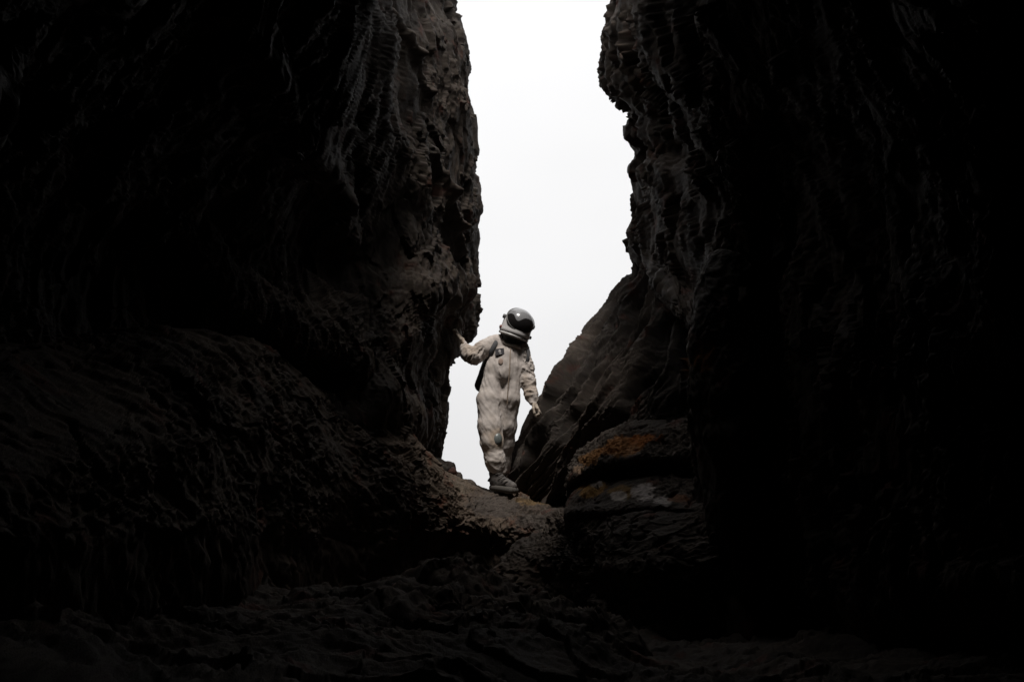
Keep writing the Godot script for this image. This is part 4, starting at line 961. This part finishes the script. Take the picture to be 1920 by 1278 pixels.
	for i in 4:
		var c0: Vector3 = V(-0.026, 0.164, 0.115)
		var c1: Vector3 = V(0.055, 0.081, 0.185)
		var c := c0.lerp(c1, i / 3.0)
		put("lace", tube([c + V(-0.03, -0.008, 0.004), c + V(0, 0.004, 0.012), c + V(0.03, 0.006, -0.008)], 0.005), sole_m, boot)
	bb = []
	bb += chain([V(0.019, 0.294, -0.220), V(0.014, 0.174, -0.240), V(0.014, 0.098, -0.250)], [0.062, 0.058, 0.055])
	bb += chain([V(0.003, 0.066, -0.270), V(0.080, 0.041, -0.190)], [0.048, 0.040])
	put("boot", soft_shape(bb, 0.01, 0.03, boot_fold, boot_paint), leather, per)

	# knee pad
	var pad := plain(Color(0.13, 0.145, 0.14), 0.35)
	var kp := put("knee_pad", ball_cap(V(0.052, 0.066, 0.036), V(0, 0, 1), 1.9, 32, 16), pad, per)
	kp.position = V(-0.042, 0.508, 0.155)
	kp.rotation = V(-0.1, 0.15, -0.12)

	# chest: zip, badge, cloth patch, collar
	var brass := plain(Color(0.34, 0.26, 0.19), 0.6)
	var zp: Array = [V(0.094, 1.476, 0.085), V(0.091, 1.403, 0.118), V(0.086, 1.288, 0.138), V(0.081, 1.177, 0.142), V(0.070, 1.069, 0.132), V(0.064, 0.961, 0.118), V(0.059, 0.871, 0.100)]
	put("zip", tube(zp, 0.005, 0.9), brass, per)
	var bx := BoxMesh.new()
	bx.size = V(0.092, 0.066, 0.008)
	var badge := put("badge", bx, plain(Color(0.05, 0.047, 0.052), 0.7), per)
	badge.position = V(-0.018, 1.409, 0.112)
	badge.rotation = V(-0.12, -0.12, 0.1)
	var em := put("emblem", ball_cap(V(0.014, 0.018, 0.004), V(0, 0, 1), 1.57, 20, 6), plain(Color(0.45, 0.43, 0.42), 0.7), badge)
	em.position = V(0.0, 0.002, 0.004)
	var rod := BoxMesh.new()
	rod.size = V(0.02, 0.016, 0.003)
	em = put("emblem", rod, plain(Color(0.30, 0.29, 0.29), 0.7), badge)
	em.position = V(0.006, -0.022, 0.0045)
	var cp := put("cloth_patch", ball_cap(V(0.026, 0.032, 0.005), V(0, 0, 1), 1.57, 24, 6), plain(Color(0.40, 0.30, 0.245), 0.85), per)
	cp.position = V(-0.007, 1.305, 0.135)
	cp.rotation = V(-0.08, -0.15, 0.0)
	put("collar", tube([V(-0.009, 1.556, 0.020), V(0.031, 1.518, 0.070), V(0.080, 1.492, 0.085), V(0.124, 1.476, 0.085), V(0.185, 1.470, 0.055)], 0.026, 0.7), plain(Color(0.44, 0.385, 0.34), 0.85), per)
	put("collar_tab", tube([V(0.141, 1.485, 0.095), V(0.168, 1.463, 0.092), V(0.196, 1.449, 0.080)], 0.014, 0.5), plain(Color(0.40, 0.33, 0.28), 0.85), per)

	# backpack with its straps
	var web := plain(Color(0.075, 0.075, 0.078), 0.75)
	var pb: Array = []
	for x in [-0.015, 0.08, 0.2]:
		pb += chain([V(-0.062, 1.547, -0.200) + V(x, 0, 0), V(-0.195, 1.107, -0.200) + V(x, 0, 0)], [0.06, 0.075])
	var pack := put("backpack", soft_shape(pb, 0.012, 0.05, boot_fold, func(_p): return Color(0.06, 0.06, 0.062)), leather, per)
	put("strap", tube([V(-0.015, 1.621, -0.080), V(-0.020, 1.595, -0.010), V(-0.036, 1.551, 0.045), V(-0.068, 1.489, 0.075), V(-0.106, 1.421, 0.080), V(-0.134, 1.370, 0.050), V(-0.164, 1.319, -0.040), V(-0.199, 1.264, -0.120)], 0.024, 0.35), web, pack)
	put("strap", tube([V(0.242, 1.522, -0.100), V(0.258, 1.484, -0.020), V(0.273, 1.435, 0.035), V(0.278, 1.375, 0.055), V(0.262, 1.320, 0.050), V(0.240, 1.264, 0.020)], 0.016, 0.35), web, pack)

	# helmet
	var hel := Node3D.new()
	hel.name = "helmet"
	per.add_child(hel)
	hel.position = V(0.169, 1.712, 0.030)
	hel.basis = Basis(V(0, 0, 1), deg_to_rad(-18)) * Basis(V(0, 1, 0), deg_to_rad(17)) * Basis(V(1, 0, 0), deg_to_rad(8))
	var white := plain(Color(0.72, 0.70, 0.69), 0.35)
	var rubber := plain(Color(0.03, 0.03, 0.03), 0.6)
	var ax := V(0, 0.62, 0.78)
	put("shell", lathe([V2(0.001, 0.160), V2(0.06, 0.148), V2(0.11, 0.115), V2(0.145, 0.065), V2(0.158, 0.0), V2(0.159, -0.05), V2(0.165, -0.085), V2(0.168, -0.104), V2(0.162, -0.113), V2(0.140, -0.116)], 64), white, hel)
	var painted_sky_dome := put("painted_sky_dome", ball_cap(V(0.167, 0.167, 0.171), ax, deg_to_rad(64), 96, 60), plain(Color(0.24, 0.242, 0.25), 0.16), hel)  # upper visor dome, with the reflected sky put into its grey colour
	painted_sky_dome.set_meta("label", "visor dome coloured grey as the sky reflected in it")
	var vis := put("visor", visor_patch(V(0.1705, 0.1705, 0.1745), ax, deg_to_rad(63)), plain(Color(0.018, 0.017, 0.017), 0.1), hel)  # dark visor; its dipped top edge is a painted reflection of the skyline
	vis.set_meta("label", "glossy black visor whose dipped upper edge is a painted reflection")
	var rim: Array = []
	var z := ax.normalized()
	var y := z.cross(V(1, 0, 0)).normalized()
	for i in 72:
		var a := TAU * i / 72
		rim.append((z * cos(deg_to_rad(65)) + (V(1, 0, 0) * cos(a) + y * sin(a)) * sin(deg_to_rad(65))) * V(0.167, 0.167, 0.171))
	put("visor_rim", tube(rim, 0.008, 1.0, 8, true), plain(Color(0.10, 0.098, 0.09), 0.45), hel)
	put("seal", lathe([V2(0.140, -0.110), V2(0.158, -0.115), V2(0.158, -0.121), V2(0.140, -0.126)], 64), rubber, hel)
	put("neck_ring", lathe([V2(0.140, -0.120), V2(0.160, -0.122), V2(0.164, -0.134), V2(0.158, -0.144), V2(0.128, -0.147)], 64), white, hel)
	put("seal", lathe([V2(0.128, -0.144), V2(0.138, -0.149), V2(0.136, -0.158), V2(0.118, -0.162)], 64), rubber, hel)
	put("neck_gasket", lathe([V2(0.120, -0.150), V2(0.108, -0.175), V2(0.102, -0.23)], 48), rubber, hel)
	for s in [-1.0, 1.0]:
		var kb := put("hinge", lathe([V2(0.001, 0.016), V2(0.020, 0.015), V2(0.024, 0.008), V2(0.024, -0.012)], 24), plain(Color(0.12, 0.12, 0.12), 0.4), hel)
		kb.position = V(s * 0.164, 0.03, 0.0)
		kb.rotation = V(0, 0, -s * PI / 2)
		var lk := put("latch", lathe([V2(0.001, 0.018), V2(0.015, 0.016), V2(0.018, 0.0), V2(0.018, -0.014)], 20), plain(Color(0.22, 0.08, 0.06) if s < 0 else Color(0.04, 0.04, 0.04), 0.5), hel)
		lk.position = V(s * 0.164, -0.085, 0.02)
		lk.rotation = V(0, 0, -s * PI / 2)

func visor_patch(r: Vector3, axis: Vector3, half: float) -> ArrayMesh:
	# curved shield from the rim up to a wavy edge painting the reflected skyline
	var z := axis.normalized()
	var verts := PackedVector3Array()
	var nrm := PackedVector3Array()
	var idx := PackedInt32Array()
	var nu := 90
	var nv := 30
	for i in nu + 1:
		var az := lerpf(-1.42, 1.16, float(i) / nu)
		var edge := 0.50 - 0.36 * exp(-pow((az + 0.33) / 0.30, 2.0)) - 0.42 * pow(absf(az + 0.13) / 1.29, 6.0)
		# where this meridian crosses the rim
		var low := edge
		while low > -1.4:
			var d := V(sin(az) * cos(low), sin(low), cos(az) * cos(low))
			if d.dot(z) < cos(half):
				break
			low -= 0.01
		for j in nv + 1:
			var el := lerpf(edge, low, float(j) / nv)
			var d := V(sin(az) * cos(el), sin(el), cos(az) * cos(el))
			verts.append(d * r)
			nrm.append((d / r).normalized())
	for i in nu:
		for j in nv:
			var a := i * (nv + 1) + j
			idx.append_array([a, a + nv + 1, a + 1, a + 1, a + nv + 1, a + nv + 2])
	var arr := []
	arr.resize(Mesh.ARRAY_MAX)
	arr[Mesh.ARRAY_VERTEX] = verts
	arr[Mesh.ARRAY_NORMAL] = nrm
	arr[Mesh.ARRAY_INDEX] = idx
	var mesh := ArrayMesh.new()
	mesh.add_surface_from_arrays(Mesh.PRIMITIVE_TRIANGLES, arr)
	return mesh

func V2(x: float, y: float) -> Vector2:
	return Vector2(x, y)
